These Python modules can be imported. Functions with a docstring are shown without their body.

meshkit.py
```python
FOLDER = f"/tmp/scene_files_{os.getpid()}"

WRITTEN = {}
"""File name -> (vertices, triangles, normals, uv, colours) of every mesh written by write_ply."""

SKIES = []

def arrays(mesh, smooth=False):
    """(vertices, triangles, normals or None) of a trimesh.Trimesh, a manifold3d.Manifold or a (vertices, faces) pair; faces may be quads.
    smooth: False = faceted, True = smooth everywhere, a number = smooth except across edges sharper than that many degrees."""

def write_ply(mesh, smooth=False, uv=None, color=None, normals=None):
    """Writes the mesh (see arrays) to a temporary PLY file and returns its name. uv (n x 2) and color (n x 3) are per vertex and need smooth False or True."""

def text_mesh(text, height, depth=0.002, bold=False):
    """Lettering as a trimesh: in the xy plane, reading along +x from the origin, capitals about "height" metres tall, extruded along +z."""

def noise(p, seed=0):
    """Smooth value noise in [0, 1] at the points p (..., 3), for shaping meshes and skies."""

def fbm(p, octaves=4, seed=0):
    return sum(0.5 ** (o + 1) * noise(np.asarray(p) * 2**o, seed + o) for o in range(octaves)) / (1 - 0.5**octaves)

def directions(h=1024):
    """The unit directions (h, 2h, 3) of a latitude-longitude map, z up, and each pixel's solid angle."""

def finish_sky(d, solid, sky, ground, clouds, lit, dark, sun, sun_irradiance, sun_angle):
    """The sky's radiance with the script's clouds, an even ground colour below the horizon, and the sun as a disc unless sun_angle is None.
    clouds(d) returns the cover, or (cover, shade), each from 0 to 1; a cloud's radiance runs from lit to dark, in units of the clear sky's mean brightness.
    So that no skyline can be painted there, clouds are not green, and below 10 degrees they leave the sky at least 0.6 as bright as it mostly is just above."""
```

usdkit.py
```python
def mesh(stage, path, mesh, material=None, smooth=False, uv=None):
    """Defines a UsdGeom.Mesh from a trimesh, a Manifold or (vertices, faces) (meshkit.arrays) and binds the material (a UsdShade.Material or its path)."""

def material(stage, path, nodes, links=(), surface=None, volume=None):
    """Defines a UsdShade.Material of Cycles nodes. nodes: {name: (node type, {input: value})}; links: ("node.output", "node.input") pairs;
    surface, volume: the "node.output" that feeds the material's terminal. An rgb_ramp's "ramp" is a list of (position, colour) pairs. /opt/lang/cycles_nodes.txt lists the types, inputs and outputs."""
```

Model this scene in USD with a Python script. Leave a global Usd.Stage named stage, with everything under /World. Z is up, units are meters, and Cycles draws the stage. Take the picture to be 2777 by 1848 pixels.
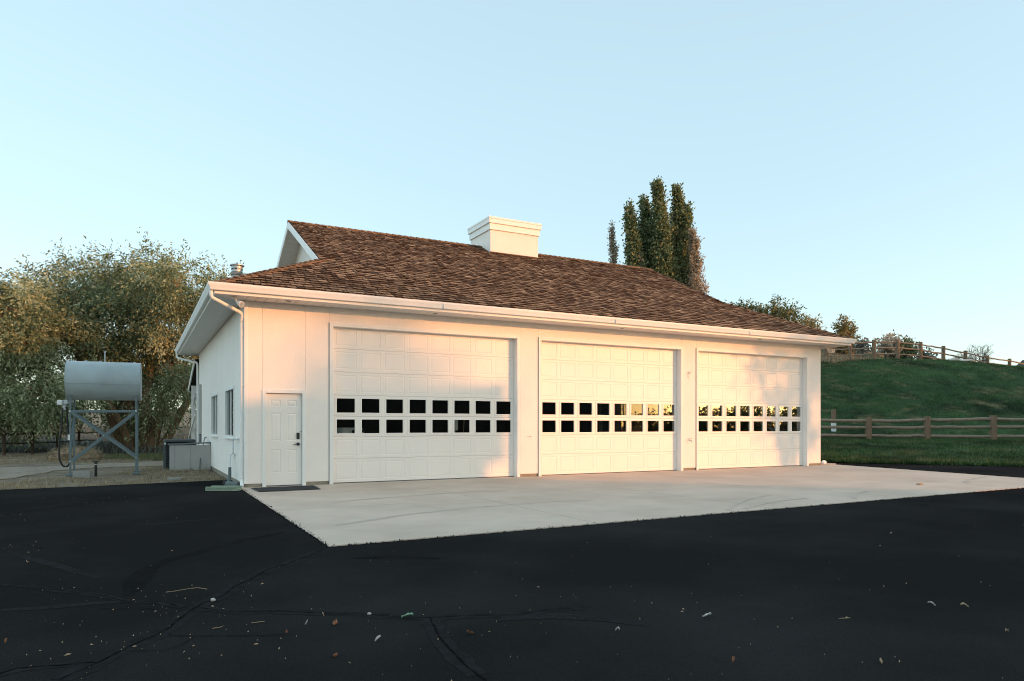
import math, numpy as np, trimesh, usdkit, meshkit
from shapely.geometry import Polygon, box as sbox
from pxr import Usd, UsdGeom, UsdLux, UsdShade, Gf, Sdf, Vt

stage = Usd.Stage.CreateInMemory()
UsdGeom.SetStageUpAxis(stage, "Z"); UsdGeom.SetStageMetersPerUnit(stage, 1.0)
UsdGeom.Xform.Define(stage, "/World")

# ---------------------------------------------------------------- camera
F, YH, YAW, CX0, CY0, CZ0 = 1906.59, 1156.31, 0.4898, -2.057, -16.186, 1.333   # photo: 2777 x 1848
EXPOSURE = 1.57
cam = UsdGeom.Camera.Define(stage, "/World/camera")
cam.CreateHorizontalApertureAttr(36.0); cam.CreateVerticalApertureAttr(36.0 * 681 / 1024)
cam.CreateFocalLengthAttr(F / 2777 * 36); cam.CreateVerticalApertureOffsetAttr((YH - 924) / 2777 * 36)
cam.CreateFStopAttr(0.0); cam.CreateClippingRangeAttr(Gf.Vec2f(0.05, 5000)); cam.CreateExposureAttr(EXPOSURE)
xf = UsdGeom.Xformable(cam); xf.AddTranslateOp().Set(Gf.Vec3d(CX0, CY0, CZ0)); xf.AddRotateZOp().Set(-math.degrees(YAW)); xf.AddRotateXOp().Set(90.0)

# ---------------------------------------------------------------- sky and sun
AZ, EL = math.radians(41.0), math.radians(8.5)        # azimuth from -y towards +x
SUN = np.array([math.sin(AZ) * math.cos(EL), -math.cos(AZ) * math.cos(EL), math.sin(EL)])
S2, L2 = np.array([math.sin(AZ), -math.cos(AZ)]), np.array([math.cos(AZ), math.sin(AZ)])
SKY_STRENGTH, SUN_INTENSITY = 0.15, 0.5
VEIL, VEIL_COLOR = 0.68, (1.40, 1.95, 2.16)
dome = UsdLux.DomeLight.Define(stage, "/World/sky")
sky_m = usdkit.material(stage, "/World/Looks/sky", {
    "s": ("sky_texture", {"sky_type": "single_scattering", "sun_disc": False, "sun_elevation": EL, "sun_rotation": math.atan2(SUN[0], SUN[1]), "air_density": 0.95, "aerosol_density": 0.95, "ozone_density": 0.5}),
    "tc": ("texture_coordinate", {}), "mp": ("mapping", {"scale": (1.0, 1.0, 2.5)}), "n": ("noise_texture", {"scale": 1.6, "detail": 4.0, "roughness": 0.5}),      # even pale veil mixed in to brighten and flatten the sky
    "mr": ("map_range", {"from_min": 0.3, "from_max": 0.7, "to_min": VEIL - 0.04, "to_max": VEIL + 0.04}), "mx": ("mix", {"color2": VEIL_COLOR}),
    "b": ("background_shader", {"strength": SKY_STRENGTH})}, [("tc.generated", "mp.vector"), ("mp.vector", "n.vector"), ("n.fac", "mr.value"), ("mr.result", "mx.fac"), ("s.color", "mx.color1"), ("mx.color", "b.color")], surface="b.background")
UsdShade.MaterialBindingAPI.Apply(dome.GetPrim()).Bind(sky_m)
dome.GetPrim().SetCustomDataByKey("kind", "structure")
sun = UsdLux.DistantLight.Define(stage, "/World/sun")
sun.CreateIntensityAttr(SUN_INTENSITY); sun.CreateAngleAttr(0.5); sun.CreateNormalizeAttr(True); sun.CreateColorAttr(Gf.Vec3f(0.66, 0.25, 0.075))
sx = UsdGeom.Xformable(sun); sx.AddRotateZOp().Set(math.degrees(AZ)); sx.AddRotateXOp().Set(90 - math.degrees(EL))

# ---------------------------------------------------------------- helpers
CY, SY = math.cos(YAW), math.sin(YAW)
def at(u, v, z=None, y=None, x=None, fw=None):
    """The point that photo pixel (u, v) shows on a given plane (used to survey positions from the photograph)."""
    r, q = (u - 1388.5) / F, -(v - YH) / F
    d = np.array([SY + r * CY, CY - r * SY, q]); o = np.array([CX0, CY0, CZ0])
    t = (z - CZ0) / q if z is not None else (y - CY0) / d[1] if y is not None else (x - CX0) / d[0] if x is not None else fw
    return o + t * d
def rf(r, fw, z=0.0): return np.array([CX0 + fw * SY + r * CY, CY0 + fw * CY - r * SY, z + 0.0 * r])     # survey frame: sideways, ahead
def to_rf(x, y): return (x - CX0) * CY - (y - CY0) * SY, (x - CX0) * SY + (y - CY0) * CY
def sstep(a, b, x): t = np.clip((np.asarray(x, float) - a) / (b - a), 0, 1); return t * t * (3 - 2 * t)

_used = {}
def numbered(path):
    if path not in _used: _used[path] = 0; return path
    _used[path] += 1
    return numbered(f"{path}_{_used[path]:03d}")
def tag(p, label=None, cat=None, group=None, kind=None):
    p = p.GetPrim() if hasattr(p, "GetPrim") else p
    for k, v in (("label", label), ("category", cat), ("group", group), ("kind", kind)):
        if v: p.SetCustomDataByKey(k, v)
    return p
def pathof(parent): return "/World" if parent is None else str(parent.GetPath())
def thing(name, label=None, cat=None, loc=(0, 0, 0), rz=0.0, group=None, kind=None):
    x = UsdGeom.Xform.Define(stage, numbered("/World/" + name)); x.AddTranslateOp().Set(Gf.Vec3d(*map(float, loc))); x.AddRotateZOp().Set(float(rz))
    return tag(x, label, cat, group, kind)
def instance(src, loc, rz, label, scale=None):
    cd = src.GetCustomData()
    x = UsdGeom.Xform.Define(stage, numbered("/World/" + src.GetName()))
    x.GetPrim().GetReferences().AddInternalReference(src.GetPath()); x.GetPrim().SetInstanceable(True)
    x.ClearXformOpOrder(); x.AddTranslateOp().Set(Gf.Vec3d(*map(float, loc))); x.AddRotateZOp().Set(float(rz))
    if scale: x.AddScaleOp().Set(Gf.Vec3f(*map(float, scale)))
    return tag(x, label, cd["category"], cd.get("group"))

class MB:
    """Collects faces (quads or triangles) with a tint per vertex."""
    def __init__(s): s.v, s.f, s.t, s.n = [], [], [], 0
    def add(s, v, f, tint=0.5):
        v, f = np.asarray(v, float), np.asarray(f, int)
        if f.shape[1] == 4: f = np.vstack([f[:, [0, 1, 2]], f[:, [0, 2, 3]]])
        s.v.append(v); s.f.append(f + s.n); s.t.append(np.broadcast_to(np.asarray(tint, float), (len(v),))); s.n += len(v); return s
    def mesh(s, m, tint=0.5): return s.add(m.vertices, m.faces, tint)
    def box(s, x0, x1, y0, y1, z0, z1, tint=0.5):
        v = [(x, y, z) for x in (x0, x1) for y in (y0, y1) for z in (z0, z1)]
        return s.add(v, [(0, 1, 3, 2), (4, 6, 7, 5), (0, 4, 5, 1), (2, 3, 7, 6), (0, 2, 6, 4), (1, 5, 7, 3)], tint)
    def cbox(s, x0, x1, y0, y1, z0, z1, c=0.004, tint=0.5):
        """A box with chamfered edges."""
        pts = []
        for sx_ in (0, 1):
            for sy_ in (0, 1):
                for sz_ in (0, 1):
                    p = [(x0, x1)[sx_], (y0, y1)[sy_], (z0, z1)[sz_]]; d = [c * (1 - 2 * k) for k in (sx_, sy_, sz_)]
                    for k in range(3):
                        q = list(p)
                        for j in range(3):
                            if j != k: q[j] += d[j]
                        pts.append(q)
        m = trimesh.convex.convex_hull(np.array(pts)); return s.mesh(m, tint)
    def bar(s, a, b, w, h, up=(0, 0, 1), tint=0.5):
        a, b = np.asarray(a, float), np.asarray(b, float); t = (b - a) / np.linalg.norm(b - a)
        x = np.cross(t, up); x = x / np.linalg.norm(x) if np.linalg.norm(x) > 1e-6 else np.array([1.0, 0, 0]); z = np.cross(x, t)
        v = [p + x * i * w / 2 + z * j * h / 2 for p in (a, b) for i, j in ((-1, -1), (1, -1), (1, 1), (-1, 1))]
        return s.add(v, [(3, 2, 1, 0), (4, 5, 6, 7), (0, 1, 5, 4), (1, 2, 6, 5), (2, 3, 7, 6), (3, 0, 4, 7)], tint)
    def tube(s, pts, radii, sides=8, tint=0.5, cap=True):
        p = np.asarray(pts, float); n = len(p); r = np.broadcast_to(np.asarray(radii, float), (n,))
        t = np.gradient(p, axis=0); t /= np.linalg.norm(t, axis=1, keepdims=True) + 1e-12
        ref = np.array([0, 0, 1.0]) if abs(t[:, 2]).mean() < 0.8 else np.array([1.0, 0, 0])
        a = np.cross(t, ref); a /= np.linalg.norm(a, axis=1, keepdims=True) + 1e-12; b = np.cross(t, a)
        an = np.arange(sides) * 2 * np.pi / sides
        v = (p[:, None] + r[:, None, None] * (np.cos(an)[None, :, None] * a[:, None] + np.sin(an)[None, :, None] * b[:, None])).reshape(-1, 3)
        f = [(i * sides + j, i * sides + (j + 1) % sides, (i + 1) * sides + (j + 1) % sides, (i + 1) * sides + j) for i in range(n - 1) for j in range(sides)]
        f = np.array(f); f = np.vstack([f[:, [0, 1, 2]], f[:, [0, 2, 3]]])
        if cap:
            v = np.vstack([v, p[:1], p[-1:]]); c0, c1 = len(v) - 2, len(v) - 1; k = (n - 1) * sides
            f = np.vstack([f, [(c0, (j + 1) % sides, j) for j in range(sides)], [(c1, k + j, k + (j + 1) % sides) for j in range(sides)]])
        return s.add(v, f[:, ::-1], tint)
    def poly(s, pg, fn, depth, tint=0.5):
        """A shapely polygon extruded by depth; fn maps (n,3) to the world."""
        for g in getattr(pg, "geoms", [pg]):
            if g.is_empty or g.area < 1e-6: continue
            m = trimesh.creation.extrude_polygon(g, depth, engine="earcut"); s.add(fn(np.array(m.vertices)), m.faces, tint)
        return s
    def build(s, name, mat, parent=None, smooth=False, tint=False, kind=None, label=None):
        v, f = np.vstack(s.v), np.vstack(s.f)
        m = usdkit.mesh(stage, numbered(pathof(parent) + "/" + name), (v, f), M[mat], smooth=smooth)
        if tint:
            UsdGeom.PrimvarsAPI(m).CreatePrimvar("tint", Sdf.ValueTypeNames.FloatArray, "vertex").Set(Vt.FloatArray.FromNumpy(np.concatenate(s.t).astype(np.float32)))
        return tag(m, label, kind=kind)
FX = lambda x: (lambda v: np.stack([x + v[:, 2], v[:, 0], v[:, 1]], 1))        # polygon in (y, z), extruded along +x
FY = lambda y: (lambda v: np.stack([v[:, 0], y - v[:, 2], v[:, 1]], 1))        # polygon in (x, z), extruded along -y
FZ = lambda z: (lambda v: np.stack([v[:, 0], v[:, 1], z - v[:, 2]], 1))        # polygon in (x, y), extruded down

# ---------------------------------------------------------------- materials
M = {}
def mat(name, color, rough=0.6, var=0.0, scale=8.0, bump=0.0, bscale=60.0, bdist=0.01, tint=None, metal=0.0, spec=0.4, stretch=(1, 1, 1), dirt=None, dscale=1.5, detail=4):
    """Principled paint: noise varies the colour by +-var; bump adds relief; tint = list of (position, colour) read from the mesh; dirt = second colour mixed in by large noise."""
    n = {"p": ("principled_bsdf", {"base_color": color, "roughness": rough, "metallic": metal, "specular_ior_level": spec}), "g": ("geometry", {}), "mp": ("mapping", {"scale": stretch})}
    l = [("g.position", "mp.vector")]; col = None
    if tint:
        n["a"] = ("attribute", {"attribute": "tint"}); n["tr"] = ("rgb_ramp", {"ramp": tint}); l += [("a.fac", "tr.fac")]; col = "tr.color"
    if dirt is not None:
        n["dn"] = ("noise_texture", {"scale": dscale, "detail": 5.0, "roughness": 0.6}); n["dr"] = ("map_range", {"from_min": 0.42, "from_max": 0.68, "clamp": True}); n["dm"] = ("mix", {"color1": color, "color2": dirt})
        l += [("mp.vector", "dn.vector"), ("dn.fac", "dr.value"), ("dr.result", "dm.fac")]
        if col: l.append((col, "dm.color1"))
        col = "dm.color"
    if var:
        n["cn"] = ("noise_texture", {"scale": scale, "detail": float(detail), "roughness": 0.65}); n["cr"] = ("map_range", {"from_min": 0.25, "from_max": 0.75, "to_min": 1 - var, "to_max": 1 + var})
        n["cm"] = ("mix", {"mix_type": "multiply", "fac": 1.0, "color1": color}); l += [("mp.vector", "cn.vector"), ("cn.fac", "cr.value"), ("cr.result", "cm.color2")]
        if col: l.append((col, "cm.color1"))
        col = "cm.color"
    if col: l.append((col, "p.base_color"))
    if bump:
        n["bn"] = ("noise_texture", {"scale": bscale, "detail": 3.0, "roughness": 0.55}); n["b"] = ("bump", {"strength": bump, "distance": bdist})
        l += [("mp.vector", "bn.vector"), ("bn.fac", "b.height"), ("b.normal", "p.normal")]
    M[name] = usdkit.material(stage, "/World/Looks/" + name, n, l, surface="p.BSDF")
def leafmat(name, ramp, trans=0.3, rough=0.55):
    n = {"a": ("attribute", {"attribute": "tint"}), "tr": ("rgb_ramp", {"ramp": ramp}), "p": ("principled_bsdf", {"roughness": rough, "specular_ior_level": 0.25}), "t": ("translucent_bsdf", {}), "m": ("mix_closure", {"fac": trans})}
    M[name] = usdkit.material(stage, "/World/Looks/" + name, n, [("a.fac", "tr.fac"), ("tr.color", "p.base_color"), ("tr.color", "t.color"), ("p.BSDF", "m.closure1"), ("t.BSDF", "m.closure2")], surface="m.closure")
mat("stucco", (0.86, 0.795, 0.735), 0.8, var=0.03, scale=1.2, bump=0.35, bscale=55, bdist=0.02, spec=0.25)
mat("trim_white", (0.82, 0.80, 0.77), 0.5, var=0.02, scale=3)
mat("door_white", (0.86, 0.795, 0.74), 0.45, var=0.02, scale=2.0, bump=0.05, bscale=90, bdist=0.002)
mat("soffit_white", (0.74, 0.73, 0.71), 0.6, var=0.03, scale=4)
mat("gutter_white", (0.80, 0.79, 0.77), 0.4, var=0.02, scale=5)
mat("gasket", (0.10, 0.10, 0.10), 0.8)
mat("foundation", (0.27, 0.235, 0.185), 0.9, var=0.25, scale=9, bump=0.5, bscale=30)
mat("black_metal", (0.012, 0.012, 0.013), 0.35)
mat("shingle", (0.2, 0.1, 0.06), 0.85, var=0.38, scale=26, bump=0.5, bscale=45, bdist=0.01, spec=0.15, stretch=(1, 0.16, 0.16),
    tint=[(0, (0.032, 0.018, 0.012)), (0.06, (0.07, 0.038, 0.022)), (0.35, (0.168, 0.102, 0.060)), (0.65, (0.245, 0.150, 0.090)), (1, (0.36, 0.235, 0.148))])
mat("cap_shingle", (0.25, 0.15, 0.09), 0.85, var=0.25, scale=14, bump=0.3, bscale=40, spec=0.15, tint=[(0, (0.14, 0.083, 0.052)), (1, (0.27, 0.165, 0.10))])
mat("felt", (0.025, 0.02, 0.018), 0.9)
mat("galvanised", (0.42, 0.46, 0.48), 0.45, metal=0.55, var=0.12, scale=6)
mat("concrete", (0.555, 0.455, 0.375), 0.9, var=0.07, scale=1.6, bump=0.12, bscale=90, bdist=0.004, spec=0.2, dirt=(0.47, 0.38, 0.31), dscale=0.5)
mat("tyre_rubber", (0.44, 0.36, 0.30), 0.85, var=0.15, scale=6, dirt=(0.52, 0.43, 0.355), dscale=2.5)
mat("asphalt", (0.0168, 0.0166, 0.0171), 0.92, var=0.30, scale=70, bump=0.7, bscale=140, bdist=0.006, spec=0.0, dirt=(0.0275, 0.0268, 0.0268), dscale=0.3)
mat("asphalt_worn", (0.0235, 0.0235, 0.0245), 0.92, var=0.3, scale=30, spec=0.0, dirt=(0.0178, 0.0176, 0.0181), dscale=2.2)
mat("asphalt_dark", (0.0125, 0.0125, 0.0130), 0.92, var=0.3, scale=30, spec=0.0, dirt=(0.0160, 0.0158, 0.0163), dscale=2.2)
mat("crack_dark", (0.0082, 0.0082, 0.0088), 0.95, spec=0.0)
mat("crack_filler", (0.0195, 0.0195, 0.0202), 0.9, var=0.3, scale=9, spec=0.0)
mat("dirt", (0.17, 0.135, 0.10), 0.95, var=0.30, scale=3.5, bump=0.8, bscale=14, bdist=0.03, spec=0.1, dirt=(0.27, 0.215, 0.15), dscale=0.8)
mat("gravel", (0.33, 0.27, 0.215), 0.95, var=0.32, scale=9, bump=1.0, bscale=22, bdist=0.04, spec=0.1, dirt=(0.26, 0.21, 0.16), dscale=1.1)
mat("wood_post", (0.19, 0.13, 0.088), 0.85, var=0.25, scale=5, bump=0.5, bscale=25, stretch=(4, 4, 0.4), spec=0.15)
mat("wood_rail", (0.24, 0.19, 0.145), 0.85, var=0.22, scale=5, bump=0.4, bscale=18, spec=0.15)
mat("wood_dark", (0.075, 0.05, 0.035), 0.9, var=0.2, scale=5)
mat("bark", (0.20, 0.125, 0.075), 0.95, var=0.4, scale=7, bump=1.0, bscale=14, bdist=0.06, stretch=(1, 1, 0.22), spec=0.1)
mat("bark_grey", (0.15, 0.125, 0.10), 0.95, var=0.3, scale=7, bump=0.6, bscale=14, stretch=(1, 1, 0.3), spec=0.1)
mat("twig", (0.06, 0.045, 0.035), 0.9)
mat("tank_paint", (0.36, 0.42, 0.44), 0.42, var=0.08, scale=3, dirt=(0.33, 0.36, 0.365), dscale=1.2, spec=0.4)
mat("leg_steel", (0.13, 0.175, 0.19), 0.5, var=0.12, scale=6, metal=0.2)
mat("bolt", (0.75, 0.76, 0.78), 0.25, metal=0.9)
mat("rubber", (0.010, 0.010, 0.010), 0.5)
mat("cinder", (0.30, 0.29, 0.275), 0.95, var=0.2, scale=25, bump=0.5, bscale=60)
mat("ac_grey", (0.075, 0.088, 0.095), 0.55, var=0.08, scale=6)
mat("box_beige", (0.46, 0.45, 0.43), 0.7, var=0.05, scale=3)
mat("cap_grey", (0.16, 0.175, 0.185), 0.6)
mat("pvc_white", (0.70, 0.71, 0.70), 0.45)
mat("pvc_grey", (0.12, 0.15, 0.15), 0.6, var=0.1, scale=8)
mat("splash_green", (0.23, 0.29, 0.22), 0.75, var=0.2, scale=12)
mat("mat_grey", (0.055, 0.055, 0.056), 0.98, var=0.25, scale=60, bump=0.6, bscale=120, spec=0.05)
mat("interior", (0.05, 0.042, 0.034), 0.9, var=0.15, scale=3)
mat("interior_white", (0.82, 0.80, 0.76), 0.5)
mat("interior_dark", (0.03, 0.03, 0.03), 0.6)
mat("curtain", (0.50, 0.50, 0.50), 0.9, var=0.1, scale=10)
mat("rock", (0.48, 0.44, 0.38), 0.9, var=0.2, scale=6, bump=0.5, bscale=12)
mat("pebble", (0.40, 0.36, 0.33), 0.8)
mat("leaf_brown", (0.23, 0.095, 0.045), 0.8); mat("leaf_green", (0.16, 0.27, 0.17), 0.7); mat("straw", (0.36, 0.25, 0.16), 0.9)
mat("house_wall", (0.14, 0.12, 0.10), 0.85, var=0.05, scale=2); mat("house_roof", (0.09, 0.085, 0.08), 0.85, var=0.2, scale=8)
mat("metal_roof", (0.40, 0.42, 0.44), 0.45, metal=0.3)
mat("window_dark", (0.02, 0.022, 0.025), 0.1, spec=0.6)
leafmat("elm_leaf", [(0, (0.034, 0.046, 0.018)), (0.5, (0.150, 0.182, 0.086)), (1, (0.46, 0.47, 0.28))], 0.2)
leafmat("poplar_leaf", [(0, (0.055, 0.074, 0.034)), (0.6, (0.165, 0.19, 0.09)), (1, (0.33, 0.34, 0.18))], 0.2)
leafmat("autumn_leaf", [(0, (0.20, 0.155, 0.105)), (0.5, (0.38, 0.30, 0.22)), (1, (0.52, 0.43, 0.33))], 0.3)
leafmat("yellow_leaf", [(0, (0.085, 0.09, 0.03)), (0.5, (0.23, 0.19, 0.08)), (1, (0.42, 0.31, 0.14))], 0.3)
leafmat("maple_leaf", [(0, (0.04, 0.058, 0.022)), (0.6, (0.13, 0.14, 0.055)), (1, (0.31, 0.26, 0.12))], 0.25)
_n = {"g": ("geometry", {}), "n1": ("noise_texture", {"scale": 0.28, "detail": 5.0, "roughness": 0.65}), "r1": ("map_range", {"from_min": 0.36, "from_max": 0.64, "to_min": 0.5, "to_max": 1.55, "clamp": True}),
      "n2": ("noise_texture", {"scale": 0.55, "detail": 4.0, "roughness": 0.7}), "mp": ("mapping", {"location": (31, 7, 0), "scale": (1.0, 1.0, 2.2)}), "r2": ("map_range", {"from_min": 0.53, "from_max": 0.70, "clamp": True}),
      "mm": ("mix", {"mix_type": "multiply", "fac": 1.0}), "md": ("mix", {"color2": (0.13, 0.115, 0.055)})}
for _name in ("lawn", "lawn_blade"):
    n = dict(_n); l = [("g.position", "n1.vector"), ("n1.fac", "r1.value"), ("g.position", "mp.vector"), ("mp.vector", "n2.vector"), ("n2.fac", "r2.value"), ("r1.result", "mm.color2"), ("mm.color", "md.color1"), ("r2.result", "md.fac")]
    n["p"] = ("principled_bsdf", {"roughness": 0.8, "specular_ior_level": 0.1}); l += [("md.color", "p.base_color")]
    if _name == "lawn": n["mm"] = ("mix", {"mix_type": "multiply", "fac": 1.0, "color1": (0.023, 0.052, 0.017)})
    else:
        n["a"] = ("attribute", {"attribute": "tint"}); n["tr"] = ("rgb_ramp", {"ramp": [(0, (0.013, 0.038, 0.011)), (0.55, (0.030, 0.073, 0.021)), (0.85, (0.06, 0.10, 0.034)), (1, (0.14, 0.135, 0.06))]}); l += [("a.fac", "tr.fac"), ("tr.color", "mm.color1")]
    M[_name] = usdkit.material(stage, "/World/Looks/" + _name, n, l, surface="p.BSDF")
leafmat("dry_blade", [(0, (0.13, 0.095, 0.06)), (0.6, (0.29, 0.225, 0.14)), (1, (0.42, 0.34, 0.22))], 0.2)
leafmat("sage_leaf", [(0, (0.09, 0.10, 0.085)), (1, (0.21, 0.22, 0.19))], 0.2)
_g = {"f": ("fresnel", {"IOR": 1.52}), "t": ("transparent_bsdf", {"color": (0.86, 0.88, 0.87)}), "r": ("glossy_bsdf", {"color": (1, 1, 1), "roughness": 0.01}), "m": ("mix_closure", {}),
      "mr": ("math", {"math_type": "multiply_add", "value2": 0.34, "value3": 0.004, "use_clamp": True})}
M["glass"] = usdkit.material(stage, "/World/Looks/glass", _g, [("f.fac", "mr.value1"), ("mr.value", "m.fac"), ("t.BSDF", "m.closure1"), ("r.BSDF", "m.closure2")], surface="m.closure")

# ---------------------------------------------------------------- terrain
def terrain(x, y):
    r, fw = to_rf(np.asarray(x, float), np.asarray(y, float))
    up = 0.6 * sstep(24, 37, fw) + 5.72 * np.clip(0.72 * sstep(35.5, 56.5, fw) + 0.28 * np.clip((fw - 36) / 19, 0, 1), 0, 1)
    up = up - 1.6 * sstep(60, 110, fw)
    crest = 1 + 0.05 * np.exp(-((r - 29.5) / 7.0) ** 2) - 0.05 * sstep(33, 42, r)
    z = up * crest * sstep(-4, 11, r - 0.0 * fw) + 3.1 * sstep(59, 74, fw) * (1 - sstep(34, 43, r)) * sstep(8, 18, r) * (1 - .7 * sstep(80, 120, fw))
    left = np.clip(fw - 52, 0, 400) * 0.024 * (1 - sstep(-4, 11, r)) + 2.2 * sstep(110, 330, fw) * (1 - sstep(-4, 11, r))
    rough = (meshkit.noise(np.stack([np.asarray(x) * 0.35, np.asarray(y) * 0.35, np.zeros_like(np.asarray(x, float))], -1), 3) - 0.5) * 0.16 * sstep(30, 44, fw)
    return z + left + rough
def grid_mesh(rs, fs, dz, keep=None):
    R, Fw = np.meshgrid(rs, fs, indexing="ij"); X = CX0 + Fw * SY + R * CY; Y = CY0 + Fw * CY - R * SY; Z = terrain(X, Y) + dz
    v = np.stack([X, Y, Z], -1).reshape(-1, 3); n = len(fs); i, j = np.meshgrid(np.arange(len(rs) - 1), np.arange(n - 1), indexing="ij")
    q = np.stack([i * n + j, (i + 1) * n + j, (i + 1) * n + j + 1, i * n + j + 1], -1).reshape(-1, 4)
    if keep is not None: c = v[q].mean(1); q = q[keep(c)]
    used, q = np.unique(q, return_inverse=True); q = q.reshape(-1, 4)
    return v[used], np.vstack([q[:, [0, 1, 2]], q[:, [0, 2, 3]]])
far = np.concatenate([np.arange(-900, -120, 60), np.arange(-120, -30, 6), np.arange(-30, 80, 1.2), np.arange(80, 160, 6), np.arange(160, 1000, 60)])
tag(usdkit.mesh(stage, "/World/ground", grid_mesh(far, far, -0.05), M["dirt"], smooth=True), kind="structure")
# drive edge, in plan: line from E0 along ED; the lawn lies on its right
E0, ED = at(2262, 1255, z=0)[:2], None
E1 = at(2777, 1265, z=0)[:2]; ED = (E1 - E0) / np.linalg.norm(E1 - E0); EN = np.array([-ED[1], ED[0]])
if EN[0] < 0: EN = -EN
def lawn_keep(c):
    d = (c[:, 0] - E0[0]) * EN[0] + (c[:, 1] - E0[1]) * EN[1]; r, fw = to_rf(c[:, 0], c[:, 1])
    edge = 54.6 - 1.0 * sstep(24, 20, r) + 12 * sstep(27, 33, r) + 0.7 * np.sin(r * 1.7)
    return (d > 0.05 * np.sin(c[:, 0] * 7)) & (fw < edge) & (c[:, 0] > 18.75)
v, f = grid_mesh(np.arange(4, 75, 0.35), np.arange(14, 68, 0.35), 0.0, lawn_keep)
v[:, 2] += 0.02
tag(usdkit.mesh(stage, "/World/lawn", (v, f), M["lawn"], smooth=True), kind="structure")

# asphalt yard
yard = Polygon([(-60, 0.4), (-14, 1.45), (-8, 1.80), (-4.62, 2.06), (-2.6, 2.27), (-1.2, 2.5), (-0.30, 2.66), (0.4, 2.7), (0.4, -0.02), (18.7, -0.02), (18.7, 2.9), tuple(E0 + ED * -2.6), tuple(E0), tuple(E1), tuple(E1 + ED * 40), (60, -75), (-60, -75)])
rng = np.random.default_rng(4)
def ragged(pg, step, amp, rng):
    ring = pg.exterior; n = int(ring.length / step); pts = []
    for k in range(n):
        p = ring.interpolate(k * step); pts.append((p.x + rng.normal(0, amp), p.y + rng.normal(0, amp)))
    return Polygon(pts).buffer(0)
asphalt = thing("asphalt_yard", kind="structure")
MB().poly(ragged(yard, 0.25, 0.022, rng), FZ(-0.012), 0.03).build("asphalt_surface", "asphalt", asphalt)
def smooth_path(pts, step=0.12, jit=0.0, rng=None):
    p = np.asarray(pts, float); d = np.concatenate([[0], np.cumsum(np.linalg.norm(np.diff(p, axis=0), axis=1))]); t = np.arange(0, d[-1], step)
    o = np.stack([np.interp(t, d, p[:, k]) for k in range(2)], 1)
    if jit:
        k = np.convolve(rng.normal(0, 1, len(t) + 4), np.ones(5) / 5, "same")[2:-2] if len(t) > 5 else np.zeros(len(t)); g = np.gradient(o, axis=0) if len(o) > 1 else o * 0
        g /= np.linalg.norm(g, axis=1, keepdims=True) + 1e-9; o = o + np.stack([-g[:, 1], g[:, 0]], 1) * (k * jit)[:, None]
    return o
def ribbon(o, w, z):
    g = np.gradient(o, axis=0); g /= np.linalg.norm(g, axis=1, keepdims=True) + 1e-9; n = np.stack([-g[:, 1], g[:, 0]], 1); w = np.broadcast_to(w, (len(o),))[:, None] / 2
    v = np.vstack([np.c_[o + n * w, np.full(len(o), z)], np.c_[o - n * w, np.full(len(o), z)]]); k = len(o)
    return v, np.array([(i, k + i, k + i + 1, i + 1) for i in range(k - 1)])
c1 = lambda L: [at(u / 2.579, 1240 + v / 2.579, z=0)[:2] for u, v in L]
c2 = lambda L: [at(900 + u / 2.579, 1240 + v / 2.579, z=0)[:2] for u, v in L]
A_ = c1([(420, 1545), (700, 1420), (830, 1350), (900, 1310), (1060, 1250), (1180, 1185), (1300, 1090), (1440, 1005), (1560, 960), (1640, 895), (1750, 850), (1870, 780), (2000, 745), (2290, 632)])
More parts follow.
